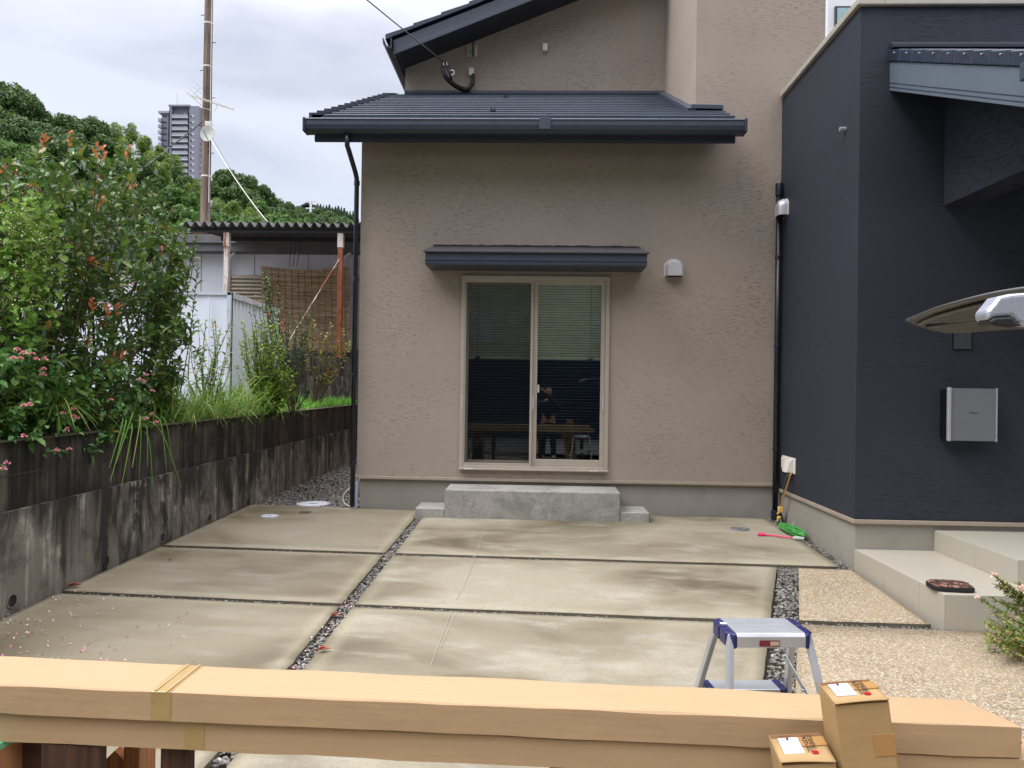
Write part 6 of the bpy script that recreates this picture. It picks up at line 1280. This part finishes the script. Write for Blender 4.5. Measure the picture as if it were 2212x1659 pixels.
# ================================================================ BEHIND THE CAMERA (seen in the window's reflection)
rb_ = thing('shutter_garage', 'house with a dark ribbed garage shutter across the street, reflected in the window', 'building', (0, -9, -.6))
m = MB(); m.box(-9, 8, -16, -9.2, -.7, 5.2); m.build('wall', plain('beige_siding', S(176, 172, 156), .8, 0, .05, 1), rb_)
m = MB(); z = -.6
while z < 2.35: m.prism([(-6.5, -9.2, z), (-6.5, -9.13, z+.03), (-6.5, -9.13, z+.1), (-6.5, -9.2, z+.13)], (12.5, 0, 0)); z += .14
m.build('shutter', plain('navy_shutter', S(40, 52, 78), .45), rb_)
MB().box(-2.4, -1.2, -9.2, -9.12, 3.0, 4.2).build('window', M_TWW, rb_); MB().box(2.0, 3.2, -9.2, -9.12, 3.0, 4.0).build('window', M_TWW, rb_)
for ii, (x, y, r_, z_) in enumerate(((-9, -21, 6.5, 12), (-1, -23, 7, 13), (8, -22, 6.5, 12.5), (16, -20, 6.5, 12), (-18, -20, 6.5, 12), (24, -18, 6.5, 11))):
    t = thing('broadleaf_tree', f'{ORD[ii]} tall dark tree behind the garage, seen only as a reflection', 'tree', (x, y, -.6), 'trees behind the garage'); o = bpy.data.objects.new('crown', CM['broad'][0]); k = bpy.data.objects.new('trunk', TME)
    for q in (o, k): SC.collection.objects.link(q); q.parent = t; q.location = (0, 0, z_)
    o.scale = (r_, r_, r_*1.2); k.scale = (r_, r_, r_*1.1)
# the photographer, seen as a reflection
pe = thing('person', 'person in dark blue work clothes holding up a phone, reflected in the right pane', 'person', (.28, -.5, gz(.3, -.5)))
def skin(name, chains, mat, parent, lv=2):
    bm = bmesh.new(); L = bm.verts.layers.skin.verify(); vm = {}; first = True
    def V(p, r_):
        nonlocal first
        k = tuple(round(c, 4) for c in p)
        if k not in vm: v = bm.verts.new(Vector(p)-ORG[parent.name]); v[L].radius = (r_, r_); v[L].use_root = first; first = False; vm[k] = v
        return vm[k]
    for ch in chains:
        for (p, r1), (q, r2) in zip(ch, ch[1:]):
            a, b = V(p, r1), V(q, r2)
            if not bm.edges.get((a, b)): bm.edges.new((a, b))
    me = bpy.data.meshes.new(name); bm.to_mesh(me); bm.free(); me.materials.append(mat); o = bpy.data.objects.new(name, me); SC.collection.objects.link(o); o.parent = parent; ORG[o.name] = ORG[parent.name]
    s_ = o.modifiers.new('skin', 'SKIN'); s_.use_smooth_shade = True; q = o.modifiers.new('sub', 'SUBSURF'); q.levels = lv; q.render_levels = lv; return o
g0 = gz(.3, -.5); X0 = .28; Y0 = -.5; P_ = lambda x, y, z: (X0+x, Y0+y, g0+z)
M_SKIN = plain('skin', S(196, 150, 122), .6, 0, .05); M_CLO = plain('dark_blue_cloth', S(36, 44, 66), .9); M_JEAN = plain('dark_jeans', S(34, 40, 56), .9)
def hand(side, wrist, d):      # palm and five fingers curling round the phone
    w_ = Vector(wrist); d = Vector(d).normalized(); u = Vector((0, 0, 1)); s_ = d.cross(u); palm = w_+d*.07; ch = [[(tuple(w_), .025), (tuple(palm), .032)]]
    for i, (o_, l_) in enumerate(((-.03, .06), (-.01, .07), (.01, .066), (.03, .05))): b = palm+u*o_; ch.append([(tuple(palm), .03), (tuple(b+d*.02), .009), (tuple(b+d*.02+d*l_*.5), .0085), (tuple(b+d*l_*.75-s_*side*.025), .007)])
    ch.append([(tuple(w_), .025), (tuple(w_+d*.03+u*.035), .011), (tuple(w_+d*.06+u*.06), .009)]); return ch
RS, LS = P_(.18, 0, 1.36), P_(-.18, 0, 1.36); rw_, lw_ = (.14, -.13, H-.03), (-.10, -.13, H-.03)
chb = [[(P_(0, 0, .92), .13), (P_(0, .01, 1.1), .125), (P_(0, 0, 1.3), .13), (P_(0, -.01, 1.43), .065), (P_(0, .01, 1.5), .05), (P_(0, .02, 1.56), .075), (P_(0, .02, 1.64), .088), (P_(0, .01, 1.7), .07)]]
legs = [[(P_(0, 0, .92), .13), (P_(sx*.1, 0, .85), .1), (P_(sx*.12, .01, .5), .07), (P_(sx*.13, -.01, .1), .05), (P_(sx*.14, .12, .04), .04)] for sx in (1, -1)]
arms = [[(P_(0, 0, 1.3), .13), (RS, .065), (P_(.3, .08, 1.14), .048), (rw_, .03)], [(P_(0, 0, 1.3), .13), (LS, .065), (P_(-.28, .08, 1.14), .048), (lw_, .03)]]
skin('body', chb+legs+arms+hand(1, rw_, (-.5, .6, .1))+hand(-1, lw_, (.5, .6, .1)), M_SKIN, pe)
skin('jacket', [[(P_(0, 0, .9), .145), (P_(0, .01, 1.1), .14), (P_(0, 0, 1.3), .145), (P_(0, -.01, 1.41), .09)], [(P_(0, 0, 1.3), .145), (RS, .08), (P_(.3, .08, 1.14), .06), (tuple(Vector(P_(.3, .08, 1.14)).lerp(Vector(rw_), .85)), .042)], [(P_(0, 0, 1.3), .145), (LS, .08), (P_(-.28, .08, 1.14), .06), (tuple(Vector(P_(-.28, .08, 1.14)).lerp(Vector(lw_), .85)), .042)]], M_CLO, pe)
skin('trousers', [[(P_(0, 0, .95), .14), (P_(0, 0, .88), .14)]]+[[(P_(0, 0, .88), .14), (P_(sx*.1, 0, .8), .11), (P_(sx*.12, .01, .5), .082), (P_(sx*.13, -.01, .08), .065)] for sx in (1, -1)], M_JEAN, pe)
skin('hair', [[(P_(0, -.02, 1.6), .09), (P_(0, -.015, 1.68), .098), (P_(0, .01, 1.73), .078)]], M_BLACK, pe)
m = MB()
for sx in (-1, 1): m.tube([P_(sx*.032, .098, 1.63), P_(sx*.032, .106, 1.63)], .012, 8)
m.build('eyes', M_INK, pe); MB().tube([P_(0, .095, 1.63), P_(0, .12, 1.6), P_(0, .1, 1.585)], [.008, .013, .01], 8).build('nose', M_SKIN, pe, smooth=True); MB().tube([P_(-.022, .098, 1.555), P_(0, .104, 1.552), P_(.022, .098, 1.555)], .005, 6).build('mouth', M_DEAD, pe)
for sx in (-1, 1): MB().box(X0+sx*.14-.045, X0+sx*.14+.045, Y0-.1, Y0+.19, g0, g0+.07).build('shoe', M_BLACK, pe, bevel=.025, seg=3)
ph = MB().box(-.06, .10, -.075, -.066, H-.05, H+.03).build('phone', M_BLACK, bevel=.003); tag(ph, 'black phone held up by the person reflected in the window', 'phone')
for o in list(bpy.data.objects):
    if o.parent is None and 'label' not in o and 'kind' not in o and o.type in ('MESH', 'EMPTY'): print('UNLABELLED', o.name)
